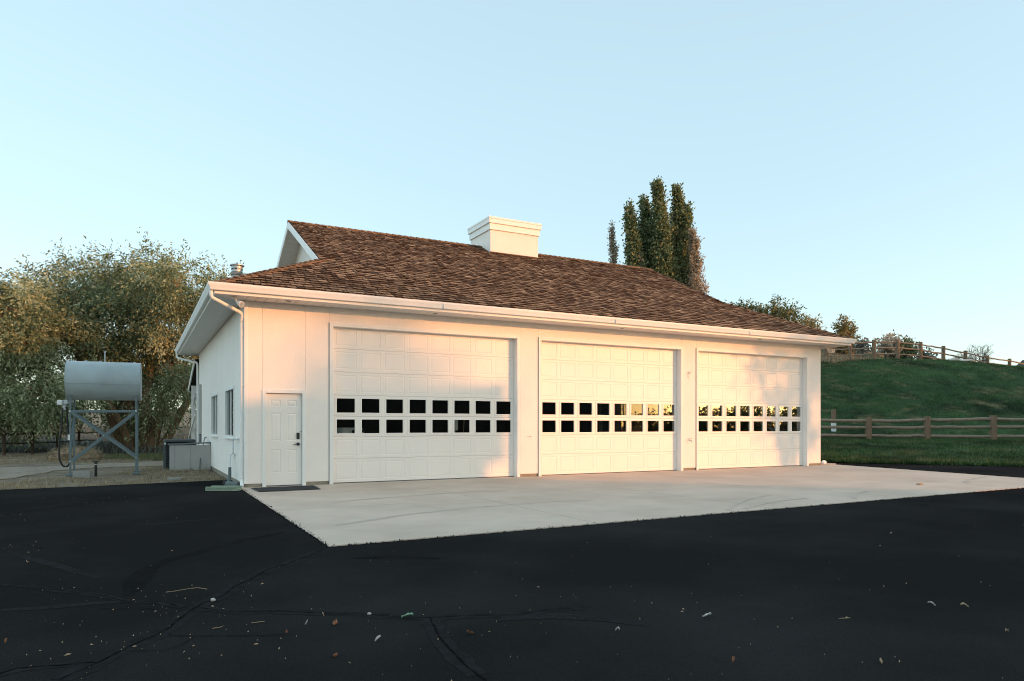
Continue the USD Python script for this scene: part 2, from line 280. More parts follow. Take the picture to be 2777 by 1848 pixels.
C_ = c1([(1340, 1040), (1500, 1060), (1700, 1075), (2000, 1070), (2321, 1085)]) + c2([(250, 1090), (480, 1110), (700, 1115), (850, 1105), (1000, 1100), (1300, 1095), (1500, 1060), (1800, 1040)])
D_ = c2([(700, 1115), (730, 1210), (810, 1330), (880, 1385), (960, 1470), (1020, 1510), (1100, 1568)])
E_ = c1([(-200, 870), (0, 890), (200, 895), (300, 915), (500, 935), (750, 965), (880, 1000), (1000, 1005), (1120, 1005), (1190, 1020), (1220, 1040), (1340, 1040)])
cracks = [(A_, .022, .16), (c1([(-100, 1530), (0, 1500), (120, 1465), (450, 1440), (600, 1425), (700, 1420)]), .02, .12), (C_, .016, .13), (D_, .022, .15), (E_, .012, .09), (c1([(700, 1050), (800, 1060), (950, 1045), (1110, 1060)]), .014, 0),
          (c1([(1180, 1235), (1360, 1243), (1700, 1240), (2000, 1235)]), .014, 0), (c1([(850, 1345), (1150, 1350), (1280, 1300), (1350, 1250)]), .012, 0), (c1([(60, 600), (200, 615), (330, 640)]), .016, 0),
          (c1([(-50, 405), (300, 360), (620, 320), (900, 280)]), .02, .1), ([at(2177 + u / 2.8, 780 + w / 2.8, z=0)[:2] for u, w in ((300, 1336), (900, 1360), (1680, 1392))], .02, .05)]
for kc, (pts, w, band) in enumerate(cracks):
    o = smooth_path(pts, 0.05, 0.012, rng)
    if band: MB().add(*ribbon(smooth_path(pts, 0.15), band * (0.7 + 0.5 * rng.random(len(smooth_path(pts, 0.15)))), -0.0105 + kc * .00025)).build("crack_filler", "crack_filler", asphalt)
    MB().add(*ribbon(o, w * .6 * (0.25 + 0.9 * rng.random(len(o))), -0.0068 + kc * .00025)).build("crack", "crack_dark", asphalt)

for pts, w, mt in ((c1([(60, 650), (140, 680), (320, 735), (560, 800), (720, 845)]), .10, "asphalt_worn"), (c1([(900, 960), (905, 880), (960, 820), (1060, 760), (1200, 705), (1320, 680), (1480, 630), (1700, 575), (2000, 520)]), .13, "asphalt_dark"), (c1([(960, 930), (990, 870), (1060, 810), (1100, 780)]), .07, "asphalt_dark"),
                   (c1([(0, 1060), (300, 1045), (700, 1010), (950, 1000)]), .10, "asphalt_worn"), (c2([(150, 700), (420, 690), (800, 705)]), .14, "asphalt_dark"), (c1([(850, 490), (1000, 475), (1300, 440), (1560, 428)]), .10, "asphalt_worn"), (c2([(1150, 1130), (1500, 1100), (1900, 1120), (2300, 1180)]), .12, "asphalt_worn")):
    kc += 1; o = smooth_path(pts, .1, .01, rng); MB().add(*ribbon(o, w * (.5 + .8 * np.sin(np.linspace(.05, 3.1, len(o))) * (.7 + .3 * rng.random(len(o)))), -0.0105 + kc * .00012 - .0009)).build("scuff_mark", mt, asphalt)

# concrete apron in slabs
apron_pg = Polygon([(-0.10, 0.17), (18.75, 0.17), (18.75, 0.5), (19.42, 0.45), (18.10, -6.4), (17.76, -7.85), (-0.17, -8.31)])
apron = thing("concrete_apron", kind="structure")
xs = [-1, 3.52, 7.07, 10.62, 14.77, 20]; ys = [1, -4.62, -9]
for i in range(5):
    for j in range(2):
        p = apron_pg.intersection(sbox(xs[i] + .009, ys[j + 1] + .009, xs[i + 1] - .009, ys[j] - .009))
        MB().poly(p, FZ(0.0), 0.12).build("concrete_slab", "concrete", apron)
MB().poly(apron_pg.buffer(-0.03), FZ(-0.011), 0.1).build("joint_filler", "foundation", apron)
nt = [0]
def tyre(pts, w=.09):
    nt[0] += 1
    MB().add(*ribbon(smooth_path(pts, .3), w, 0.002 + .0004 * nt[0])).build("tyre_mark", "tyre_rubber", apron)
tyre(c1([(1860, 255), (2321, 240)])[:1] + c2([(0, 240), (300, 234), (520, 226), (700, 217)]), .06)
tyre(c2([(20, 476), (250, 448), (500, 405), (800, 372), (1150, 340), (1500, 315), (1900, 298)]), .08)
tyre(c2([(40, 478), (300, 432), (600, 392)]), .05)
tyre(c2([(0, 318), (250, 295), (500, 276), (900, 246), (1300, 232)]), .05)
c3 = lambda L: [at(1877 + u / 2.579, 1240 + v / 2.579, z=0)[:2] for u, v in L]
tyre(c3([(250, 372), (280, 345), (340, 310), (430, 285), (560, 262)]), .1); tyre(c3([(370, 362), (480, 330), (650, 302), (850, 285)]), .08); tyre(c3([(1130, 290), (1130, 262), (1170, 248), (1240, 238)]), .1); tyre(c3([(1920, 182), (1930, 160), (2000, 146), (2100, 142)]), .12)

# gravel track and green verge on the left
MB().poly(ragged(Polygon([(-60, 16), (-16, 12.0), (-6.0, 12.0), (-3.85, 12.7), (-1.2, 14.4), (1, 16), (0.4, 12.9), (-0.1, 12.9), (-0.1, 10.9), (-1.29, 10.8), (-3.5, 10.9), (-4.4, 9.0), (-4.95, 6.0), (-8, 3.2), (-60, 2.0)]), .3, .1, rng), FZ(-0.026), 0.02).build("gravel_track", "gravel", None, kind="structure")
MB().poly(ragged(Polygon([(-5.5, 20), (-3.6, 18.3), (-1.3, 15.2), (2, 17.5), (3, 23), (-0.8, 22.4), (-3.7, 21.3)]), .3, .12, rng), FZ(-0.024), 0.02).build("green_verge", "lawn", None, kind="structure")

# ---------------------------------------------------------------- the garage building
W, D, WT, ZB, OH = 18.487, 12.76, 4.06, 0.078, 0.667
GT, K = 4.249, 0.489                              # eave edge height, roof slope
RZ = GT + K * (D / 2 + OH); GX = 2.1
B = thing("garage_building", "long white stucco garage with three tall overhead doors and brown shingle roof", "garage", (0, 0, 0))
DOORS = [(1.829, 6.803), (7.366, 12.376), (12.896, 17.873)]; CT = 3.713; CW = 0.085
holes = [sbox(l + .04, -1, r - .04, CT - .04) for l, r in DOORS] + [sbox(0.40, -1, 1.26, 2.09)]
front = sbox(0, ZB, W, WT)
for h in holes: front = front.difference(h)
seams = [0, 0.37, 1.30, 1.835, 6.83, 7.37, 12.35, 12.90, 17.86, W]
for a, b in zip(seams, seams[1:]):
    p = front.intersection(sbox(a + (.0022 if a else 0), -1, b - (.0022 if b < W else 0), 9))
    MB().poly(p, FY(0.15), 0.15).build("wall_panel", "stucco", B)
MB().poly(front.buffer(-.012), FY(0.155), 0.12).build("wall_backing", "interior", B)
wins = [(1.846, 3.638), (5.683, 7.588)]; WZ0, WZ1 = 1.067, 2.274
left = sbox(0.152, ZB, D, WT)
for a, b in wins: left = left.difference(sbox(a, WZ0, b, WZ1))
for a, b in zip([0.152, 2.74, 5.18, 7.62, 10.06], [2.74, 5.18, 7.62, 10.06, D]):
    MB().poly(left.intersection(sbox(a + .003, 0, b - .003, 9)), FX(0.0), 0.15).build("wall_panel", "stucco", B)
MB().poly(left.buffer(-.02), FX(0.03), 0.125).build("wall_backing", "interior", B)
for a, b in zip(np.linspace(0.152, D, 6)[:-1], np.linspace(0.152, D, 6)[1:]):
    MB().box(W - .15, W, a + .003, b - .003, ZB, WT).build("wall_panel", "stucco", B)
for a, b in zip(np.linspace(0.152, W - .152, 8)[:-1], np.linspace(0.152, W - .152, 8)[1:]):
    MB().box(a + .003, b - .003, D - .15, D, ZB, WT).build("wall_panel", "stucco", B)
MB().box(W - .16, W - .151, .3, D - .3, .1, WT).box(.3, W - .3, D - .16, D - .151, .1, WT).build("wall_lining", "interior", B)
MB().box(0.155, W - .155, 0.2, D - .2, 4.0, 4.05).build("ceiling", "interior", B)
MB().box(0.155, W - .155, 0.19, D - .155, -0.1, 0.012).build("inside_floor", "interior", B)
# foundation, seen below the stucco between the doors and along the left side
for a, b in ((0.03, 0.362), (1.302, 1.83), (6.80, 7.366), (12.376, 12.896), (17.873, W - .03)):
    MB().cbox(a + .002, b - .002, 0.02, 0.15, -0.12, ZB - .003).build("foundation", "foundation", B)
MB().cbox(0.022, 0.15, 0.152, D - .03, -0.2, ZB - .003).cbox(W - .15, W - .022, .152, D - .03, -.2, ZB - .003).build("foundation", "foundation", B)
# corner boards
MB().cbox(-.012, 0.002, -.012, 0.09, ZB, WT - .002).cbox(-.0119, 0.05, -.0125, 0.0, ZB, WT - .002).build("corner_board", "trim_white", B)

def casing(l, r, top, zb, w=CW, y=-.024, parent=None, jamb=.17, foot=0.0):
    m = MB(); m.cbox(l, l + w, y, 0.012, zb + foot, top, .004); m.cbox(r - w, r, y, 0.012, zb + foot, top, .004); m.cbox(l + w + .001, r - w - .001, y, 0.012, top - w, top, .004)
    m.build("door_casing", "trim_white", parent)
    m = MB(); m.box(l + w - .03, l + w - .002, 0.013, jamb + .06, zb + foot, top - w + .03); m.box(r - w + .002, r - w + .03, 0.013, jamb + .06, zb + foot, top - w + .03); m.box(l + w - .001, r - w + .001, 0.013, jamb + .06, top - w + .002, top - w + .03)
    m.build("door_jamb", "trim_white", parent)
def overhead_door(l, r):
    d = UsdGeom.Xform.Define(stage, numbered(pathof(B) + "/overhead_door")).GetPrim()
    x0, x1, yf = l + CW + .004, r - CW - .004, 0.165; pitch = (x1 - x0 - .05) / 8; xa = x0 + .04
    zs = [3.632, 3.14, 2.60, 2.06, 1.57, 1.09, .575, .018]
    for k in range(7):
        z1, z0 = zs[k] - .0025, zs[k + 1] + .0025; win = k in (3, 4)
        plate = sbox(x0, z0, x1, z1); cells = []
        for i in range(8):
            a, b = xa + i * pitch + .045, xa + (i + 1) * pitch - .045
            c, e = (z0 + .065, z1 - .065) if not win else (z0 + .045, z1 - .045)
            if k == 0: e = z1 - .05
            cells.append((a, c, b, e)); plate = plate.difference(sbox(a, c, b, e))
        MB().poly(plate, FY(yf + .04), .04).build("door_section", "door_white", d)
        for (a, c, b, e) in cells:
            if not win:     # pressed panel: sloped rim, groove, sloped inner rise, flat field
                rings = [(0, 0.0), (.010, .007), (.024, .007), (.036, .0015)]; v, fc = [], []
                for ins, dep in rings: v += [(a + ins, yf + dep, c + ins), (b - ins, yf + dep, c + ins), (b - ins, yf + dep, e - ins), (a + ins, yf + dep, e - ins)]
                for q in range(3): fc += [(q * 4 + j, q * 4 + (j + 1) % 4, q * 4 + 4 + (j + 1) % 4, q * 4 + 4 + j) for j in range(4)]
                fc.append((12, 13, 14, 15)); MB().add(v, fc).build("door_panel", "door_white", d)
            else:
                fr = sbox(a - .006, c - .006, b + .006, e + .006).difference(sbox(a + .038, c + .032, b - .038, e - .032))
                MB().poly(fr, FY(yf + .03), .042).build("window_frame", "door_white", d)
                MB().box(a + .03, b - .03, yf + .014, yf + .018, c + .025, e - .025).build("pane", "glass", d)
    MB().box(x0, x1, yf + .004, yf + .036, -.004, .0175).build("bottom_seal", "gasket", d)
    casing(l, r, CT, -.006, parent=B)
    MB().box(l - .012, l - .001, -.012, 0.004, 0.0, CT - .01).build("caulk_joint", "gasket", B)
    return d
for l, r in DOORS: overhead_door(l, r)

# entry door
casing(0.362, 1.302, 2.145, -.02, .08, parent=B, jamb=.1)
ed = UsdGeom.Xform.Define(stage, pathof(B) + "/entry_door").GetPrim()
slab = sbox(.447, .022, 1.217, 2.057); pan = [(xa, za, xb, zb) for xa, xb in ((.545, .765), (.895, 1.115)) for za, zb in ((1.77, 1.92), (1.0, 1.63), (.29, .82))]
for q in pan: slab = slab.difference(sbox(*q))
MB().poly(slab, FY(0.10), .04).build("door_slab", "door_white", ed)
for a, c, b, e in pan:
    rings = [(0, 0.0), (.012, .012), (.022, .012), (.05, .002)]; v, fc = [], []
    for ins, dep in rings: v += [(a + ins, .06 + dep, c + ins), (b - ins, .06 + dep, c + ins), (b - ins, .06 + dep, e - ins), (a + ins, .06 + dep, e - ins)]
    for q in range(3): fc += [(q * 4 + j, q * 4 + (j + 1) % 4, q * 4 + 4 + (j + 1) % 4, q * 4 + 4 + j) for j in range(4)]
    MB().add(v, fc + [(12, 13, 14, 15)]).build("door_panel", "door_white", ed)
MB().cbox(1.105, 1.175, .035, .06, 1.045, 1.185, .012).build("keypad_lock", "black_metal", ed)
hm = MB().tube([(1.14, .06, .93), (1.14, .03, .93)], .036, 20).tube([(1.14, .032, .93), (1.14, 0.0, .93)], .012, 10).tube([(1.145, .0, .93), (1.09, -.002, .935), (1.05, 0.004, .928), (1.03, .012, .922)], [.011, .011, .009, .007], 10)
hm.build("lever_handle", "black_metal", ed)
MB().box(.44, 1.224, .02, .14, -.02, .02).build("threshold", "gasket", ed)
MB().tube([(1.205, .055, 1.2), (1.205, .055, 1.22)], .01, 8).build("peg", "black_metal", ed)

# side windows
for i, (a, b) in enumerate(wins):
    w = UsdGeom.Xform.Define(stage, numbered(pathof(B) + "/slider_window")).GetPrim()
    fr = sbox(a - .03, WZ0 - .03, b + .03, WZ1 + .03).difference(sbox(a + .035, WZ0 + .035, b - .035, WZ1 - .035))
    MB().poly(fr, FX(-.022), .09).build("window_frame", "trim_white", w)
    MB().cbox(-.05, 0.0, a - .05, b + .05, WZ0 - .055, WZ0 - .031).build("sill", "trim_white", w)
    mid = (a + b) / 2
    MB().box(.01, .05, mid - .03, mid + .03, WZ0 + .036, WZ1 - .036).build("meeting_rail", "trim_white", w)
    for p0, p1 in ((a + .03, mid - .03), (mid + .03, b - .03)):
        MB().box(.028, .032, p0, p1, WZ0 + .03, WZ1 - .03).build("pane", "glass", w)
    p0, p1 = a + .035, mid - .03
    for k in (1, 2, 3): MB().box(.034, .046, p0, p1, WZ0 + (WZ1 - WZ0) * k / 4 - .009, WZ0 + (WZ1 - WZ0) * k / 4 + .009).build("grille_bar", "trim_white", w)
    MB().box(.0345, .0465, (p0 + p1) / 2 - .009, (p0 + p1) / 2 + .009, WZ0 + .03, WZ1 - .03).build("grille_bar", "trim_white", w)
    if i == 1:
        yy = np.linspace(a + .05, b - .05, 60); v = [(.14 + .02 * math.sin(k * 1.9), y, z) for k, y in enumerate(yy) for z in (WZ0 - .1, WZ1)]
        MB().add(v, [(2 * k, 2 * k + 2, 2 * k + 3, 2 * k + 1) for k in range(59)]).build("curtain", "curtain", w)

# roof: planes, shingles, caps
roof = UsdGeom.Xform.Define(stage, pathof(B) + "/roof").GetPrim()
xl, xr, yf_, yb_ = -OH, W + OH, -OH, D + OH
HZ = GT + K * (GX + OH)
zf = lambda x, y: GT + K * (y + OH)
def deck(pts, t=.06):
    p = np.array(pts, float); n = len(p); q = p - [0, 0, t]
    f = [(0, k, k + 1) for k in range(1, n - 1)] + [(n, n + k + 1, n + k) for k in range(1, n - 1)] + [z for k in range(n) for z in ((k, n + k, n + (k + 1) % n), (k, n + (k + 1) % n, (k + 1) % n))]
    return p if False else (np.vstack([p, q]), np.array(f))
dm = MB(); x2 = W - GX; g1 = GX + .5; gz1 = GT + K * (g1 + OH)
dm.add(*deck([(xl, yf_, GT), (xr, yf_, GT), (x2, GX, HZ), (GX, GX, HZ)])); dm.add(*deck([(GX, GX, HZ), (x2, GX, HZ), (x2, D / 2, RZ), (GX, D / 2, RZ)]))
dm.add(*deck([(xr, yb_, GT), (xl, yb_, GT), (GX, D - GX, HZ), (x2, D - GX, HZ)])); dm.add(*deck([(x2, D - GX, HZ), (GX, D - GX, HZ), (GX, D / 2, RZ), (x2, D / 2, RZ)]))
dm.add(*deck([(xl, yb_, GT), (xl, yf_, GT), (g1, GX + .5, gz1), (g1, D - GX - .5, gz1)]))
dm.add(*deck([(xr, yf_, GT), (xr, yb_, GT), (W - g1, D - GX - .5, gz1), (W - g1, GX + .5, gz1)]))
dm.build("roof_deck", "felt", roof)
rs = np.random.default_rng(11)
EXPO = 0.185; SL = math.hypot(1, K)
def shingles(o, u, s, nrm, lo, hi, smax):
    """Yields (position along, up, vertices) of every shake of one roof plane."""
    out = []; row = 0; sv = -0.045
    while sv < smax - .05:
        a, b = lo(max(sv, 0)), hi(max(sv, 0)); x = a + .02 - rs.random() * .1
        while x < b - .03:
            w = rs.choice([.11, .14, .17, .2, .22, .26]) * (0.9 + .2 * rs.random()); x1 = min(x + w, b); xa = max(x, a)
            if x1 - xa > .03:
                j = rs.normal(0, .02); t = .020 + .018 * rs.random(); e = EXPO + .02; g = .009; s0 = sv + j; s1 = min(sv + e, smax)
                if s1 - s0 > .03:
                    tilt = rs.normal(0, .003)
                    P = lambda q, r, h: o + u * q + s * r + nrm * h
                    vv = [P(xa + g, s0, .0), P(x1 - g, s0, .0), P(x1 - g, s0, t + tilt), P(xa + g, s0, t - tilt), P(x1 - g, s1, .006), P(xa + g, s1, .006), P(x1 - g, s1, .0), P(xa + g, s1, .0)]; vv += [vv[2], vv[3], vv[4], vv[5]]
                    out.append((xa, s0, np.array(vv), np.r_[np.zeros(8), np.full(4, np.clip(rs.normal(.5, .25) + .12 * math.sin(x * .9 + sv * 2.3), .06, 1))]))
            x += w
        sv += EXPO; row += 1
    return out
SF = [(0, 1, 2, 3), (9, 8, 10, 11), (1, 6, 4, 2), (0, 3, 5, 7)]
SL_n = lambda v: np.array(v, float) / np.linalg.norm(v)
fr_s = shingles(np.array([0, yf_, GT]), np.array([1.0, 0, 0]), SL_n((0, 1, K)), SL_n((0, -K, 1)), lambda s: min(-OH + s / SL, GX), lambda s: max(W + OH - s / SL, x2), (D / 2 + OH) * SL)
camp = np.array([CX0, CY0, CZ0])
fr_s.sort(key=lambda q: np.linalg.norm(q[2].mean(0) - camp))
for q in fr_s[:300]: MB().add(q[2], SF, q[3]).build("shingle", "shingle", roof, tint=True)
m = MB()
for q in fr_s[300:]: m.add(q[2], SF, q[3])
for o, u, s, nrm, lo, hi, sm in ((np.array([xl, D, GT]), np.array([0, -1.0, 0]), SL_n((1, 0, K)), SL_n((-K, 0, 1)), lambda s: -OH + s / SL, lambda s: D + OH - s / SL, (g1 + OH - .02) * SL),
                                 (np.array([xr, 0, GT]), np.array([0, 1.0, 0]), SL_n((-1, 0, K)), SL_n((K, 0, 1)), lambda s: -OH + s / SL, lambda s: D + OH - s / SL, (g1 + OH - .02) * SL),
                                 (np.array([W, yb_, GT]), np.array([-1.0, 0, 0]), SL_n((0, -1, K)), SL_n((0, K, 1)), lambda s: min(-OH + s / SL, GX), lambda s: max(W + OH - s / SL, x2), (D / 2 + OH) * SL)):
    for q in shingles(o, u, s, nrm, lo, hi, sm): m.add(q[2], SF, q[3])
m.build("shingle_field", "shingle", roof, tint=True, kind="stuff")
def caps(a, b, na, nb, step=.21, wid=.13):
    a, b = np.array(a, float), np.array(b, float); L = np.linalg.norm(b - a); t = (b - a) / L; n = int(L / step)
    for k in range(n):
        p0, p1 = a + t * k * L / n, a + t * min((k + 1.25) * L / n, L); mm = MB(); tv = rs.random()
        up = SL_n(na + nb)
        for nn in (na, nb):
            d = np.cross(nn, t); d = SL_n(d); d = d if d @ (nn - up * (nn @ up)) > 0 else -d
            h0, h1 = .046 + .006 * rs.random(), .028
            v = [p0 + up * (h0 + .008), p0 + d * wid + nn * h0, p0 + d * wid + nn * (h0 - .02), p0 + up * (h0 - .014), p1 + up * (h1 + .008), p1 + d * wid + nn * h1, p1 + d * wid + nn * (h1 - .02), p1 + up * (h1 - .014)]
            mm.add(v, [(0, 1, 2, 3), (0, 4, 5, 1), (1, 5, 6, 2), (4, 7, 6, 5), (3, 2, 6, 7)], tv)
        mm.build("cap_shingle", "cap_shingle", roof, tint=True)
nF, nB, nL, nR = SL_n((0, -K, 1)), SL_n((0, K, 1)), SL_n((-K, 0, 1)), SL_n((K, 0, 1))
caps((xl, yf_, GT), (GX + .12, GX + .12, HZ + .12 * K), nF, nL); caps((xr, yf_, GT), (x2 - .12, GX + .12, HZ + .12 * K), nF, nR)
caps((xl, yb_, GT), (GX, D - GX, HZ), nB, nL); caps((xr, yb_, GT), (x2, D - GX, HZ), nB, nR)
caps((GX - .03, D / 2, RZ), (x2 + .03, D / 2, RZ), nF, nB)
# gable ends of the raised roof
for gx, sg in ((GX, 1), (x2, -1)):
    wx = gx + sg * .5; ya, yb2 = wx if sg > 0 else W - wx, 0
    ya = GX + .5
    tri = Polygon([(ya - .1, gz1 - .06), (D - ya + .1, gz1 - .06), (D / 2, RZ - .08)])
    MB().poly(tri, FX(wx if sg > 0 else wx - .1), .1).build("gable_wall", "stucco", roof)
    for q in (0, 1):
        y0, y1 = (GX, D / 2) if q == 0 else (D - GX, D / 2); z0, z1 = HZ, RZ
        fx = gx - sg * .03
        v = [(x, y, z) for x in (fx, fx + sg * .028) for y, z in ((y0, z0 - .005), (y1, z1 - .005), (y1, z1 - .21), (y0, z0 - .21))]
        MB().add(v, [(0, 1, 2, 3), (7, 6, 5, 4), (0, 4, 5, 1), (3, 2, 6, 7), (0, 3, 7, 4), (1, 5, 6, 2)]).build("rake_board", "trim_white", roof)
        nb_ = 22
        for k in range(nb_):
            ta, tb = k / nb_ + .001, (k + 1) / nb_ - .001; x_a, x_b = fx + sg * .03, wx
            v = [(x, y0 + (y1 - y0) * t, z0 + (z1 - z0) * t - h) for x in (x_a, x_b) for t, h in ((ta, .10), (tb, .10), (tb, .085), (ta, .085))]
            MB().add(v, [(0, 1, 2, 3), (7, 6, 5, 4), (0, 4, 5, 1), (3, 2, 6, 7), (0, 3, 7, 4), (1, 5, 6, 2)]).build("rake_soffit_board", "soffit_white", roof)

# eaves: soffit boards, fascia, gutter
SZ = WT + .012; q_ = .2
def soffit(n, fn):
    for k in range(n): fn(k)
nx = 96
for k in range(nx):
    a, b = xl + .05 + (xr - xl - .1) * k / nx, xl + .05 + (xr - xl - .1) * (k + 1) / nx
    if b < 0 or a > W: continue
    MB().box(a + .006, b - .006, yf_ + .02, -.002, SZ - .012, SZ).build("soffit_board", "soffit_white", B)
for side, (xa, xb) in enumerate(((xl + .02, -.004), (W + .004, xr - .02))):
    for k in range(70):
        a, b = yf_ + .02 + (yb_ - yf_ - .04) * k / 70, yf_ + .02 + (yb_ - yf_ - .04) * (k + 1) / 70
        MB().box(xa, xb, a + .005, b - .005, SZ - .012, SZ).build("soffit_board", "soffit_white", B)
MB().box(-.002, W + .002, D + .004, yb_ - .02, SZ - .012, SZ).build("soffit_board", "soffit_white", B)
MB().box(xl + .03, xr - .03, yf_ + .03, yb_ - .03, SZ + .004, SZ + .02).build("soffit_backing", "felt", B)
prof = np.array([(0, -.15), (.075, -.15), (.088, -.13), (.094, -.09), (.112, -.06), (.122, -.03), (.122, 0.0), (.108, 0.0), (.108, -.02), (.06, -.10), (0.012, -.12), (.012, 0.0), (0, 0)])   # (outwards, up)
def gutter(p0, p1, out, z, m0, m1):
    p0, p1, out = np.array(p0, float), np.array(p1, float), np.array(out, float); t = SL_n(p1 - p0); n = len(prof); v = []
    for p, mt in ((p0, m0), (p1, m1)):
        for o, h in prof: v.append(np.append(p + out * o + t * o * mt, z + h))
    f = [(i, (i + 1) % n, n + (i + 1) % n, n + i) for i in range(n)]
    return MB().add(v, f)
fz = GT + .012
MB().box(xl + .002, xr - .002, yf_ - .0, yf_ + .02, GT - .2, GT - .002).box(xl, xl + .02, yf_ + .021, yb_ - .021, GT - .2, GT - .002).box(xr - .02, xr, yf_ + .021, yb_ - .021, GT - .2, GT - .002).box(xl + .002, xr - .002, yb_ - .02, yb_, GT - .2, GT - .002).build("fascia", "trim_white", B)
for a in (((xl, yf_), (xr, yf_), (0, -1), -1, 1), ((xl, yb_), (xl, yf_), (-1, 0), -1, 1), ((xr, yf_), (xr, yb_), (1, 0), -1, 1), ((xr, yb_), (xl, yb_), (0, 1), -1, 1)):
    gutter(a[0], a[1], a[2], fz, a[3], a[4]).build("gutter", "gutter_white", B, smooth=25)
for k in range(1, 4): MB().box(xl + k * 5.0 - .002, xl + k * 5.0 + .002, yf_ - .1245, yf_ - .08, fz - .15, fz + .002).build("gutter_joint", "trim_white", B)
# downspouts
def arc(pts, n=6):
    p = np.array(pts, float); out = [p[0]]
    for k in range(1, len(p) - 1):
        a, b, c = p[k - 1], p[k], p[k + 1]; r = min(.09, np.linalg.norm(b - a) / 2.2, np.linalg.norm(c - b) / 2.2); s_, e_ = b + SL_n(a - b) * r, b + SL_n(c - b) * r
        for t in np.linspace(0, 1, n): out.append((1 - t) ** 2 * s_ + 2 * t * (1 - t) * b + t * t * e_)
    return np.array(out + [p[-1]])
MB().tube(arc([(xl - .06, yf_ + .02, fz - .14), (xl - .06, yf_ + .03, 3.97), (-.07, -.03, 3.78), (-.06, .06, 3.66), (-.055, .06, .14), (-.055, -.02, .04), (-.10, -.2, .02)]), .037, 12).build("downspout", "gutter_white", B, smooth=40)
MB().tube(arc([(xl - .06, yb_ - .06, fz - .14), (xl - .06, yb_ - .07, 3.93), (-.08, D - .12, 3.72), (-.06, D - .12, 3.6), (-.055, D - .12, .1)]), .037, 12).build("downspout", "gutter_white", B, smooth=40)
for z in (.9, 2.2, 3.3): MB().tube([(-.055, .06, z), (-.055, .06, z + .03)], .041, 12).build("downspout_strap", "trim_white", B)

# chimney chase with stepped cap
ch = UsdGeom.Xform.Define(stage, pathof(B) + "/chimney").GetPrim()
cx0, cx1, cy0, cy1 = 8.725, 10.638, 5.632, 7.25; ctop = at(1328.2, 585.4, y=cy0 - .1)[2]
MB().cbox(cx0, cx1, cy0, cy1, 6.9, ctop - .44, .006).build("chimney_body", "stucco", ch)
MB().cbox(cx0 - .045, cx1 + .045, cy0 - .045, cy1 + .045, ctop - .438, ctop - .223, .006).build("cap_trim", "trim_white", ch)
MB().cbox(cx0 - .085, cx1 + .085, cy0 - .085, cy1 + .085, ctop - .22, ctop - .07, .006).build("cap_trim", "trim_white", ch)
MB().cbox(cx0 - .093, cx1 + .093, cy0 - .093, cy1 + .093, ctop - .067, ctop, .004).build("cap_flashing", "trim_white", ch)
MB().bar((cx0 - .02, cy0 - .02, zf(0, cy0 - .02) + .04), (cx1 + .02, cy0 - .02, zf(0, cy0 - .02) + .04), .05, .03).build("base_flashing", "wood_post", ch)
for x in (cx0 + .5, cx1 - .5): MB().tube([(x, cy0 - .06, ctop), (x, cy0 - .06, ctop + .04)], .012, 6).build("screw_head", "bolt", ch)
# flue vent on the left roof skirt
fl = UsdGeom.Xform.Define(stage, pathof(B) + "/flue_vent").GetPrim()
vx, vy = .43, 5.0
MB().tube([(vx, vy, 4.6), (vx, vy, 5.72)], .115, 20).build("flue_pipe", "galvanised", fl, smooth=40)
MB().tube([(vx, vy, 5.60), (vx, vy, 5.64), (vx, vy, 5.66)], [.17, .19, .13], 24).tube([(vx, vy, 5.86), (vx, vy, 5.885), (vx, vy, 5.92)], [.19, .19, .05], 24).build("flue_cap", "galvanised", fl, smooth=40)
MB().tube([(vx, vy, 5.68), (vx, vy, 5.84)], .15, 24).build("flue_band", "galvanised", fl, smooth=40)
for k in range(10):
    a = k * math.tau / 10; MB().bar((vx + .153 * math.cos(a), vy + .153 * math.sin(a), 5.76), (vx + .156 * math.cos(a), vy + .156 * math.sin(a), 5.76), .06, .035).build("vent_slot", "black_metal", fl)
# soffit down lights and flood lights
for x, y in ((.86, -.37), (4.29, -.33), (9.85, -.36), (15.19, -.38)):
    lt = UsdGeom.Xform.Define(stage, numbered(pathof(B) + "/down_light")).GetPrim()
    MB().tube([(x, y, SZ - .013), (x, y, SZ - .024)], .085, 24).build("trim_ring", "trim_white", lt); MB().tube([(x, y, SZ - .0245), (x, y, SZ - .027)], .055, 20).build("lens", "cap_grey", lt)
def flood(x, y, z, tgts):
    ft = UsdGeom.Xform.Define(stage, numbered(pathof(B) + "/flood_light")).GetPrim()
    MB().tube([(x, y, z), (x, y, z - .03)], .07, 18).build("mount", "trim_white", ft)
    for t in tgts:
        t = np.array(t, float); p0 = np.array([x, y, z - .03]); p1 = p0 + t * .10 + [0, 0, -.06]
        MB().tube([p0, p1], .016, 8).build("arm", "trim_white", ft)
        MB().tube([p1, p1 + t * .04, p1 + t * .12, p1 + t * .15], [.03, .05, .065, .066], 18).build("lamp_head", "trim_white", ft, smooth=40)
        MB().tube([p1 + t * .151, p1 + t * .156], .055, 18).build("lens", "galvanised", ft)
flood(-.25, -.36, SZ - .012, [SL_n((.45, -.75, -.35))])
flood(19.0, .15, SZ - .012, [SL_n((.3, -.85, -.25)), SL_n((-.4, -.8, -.25))])
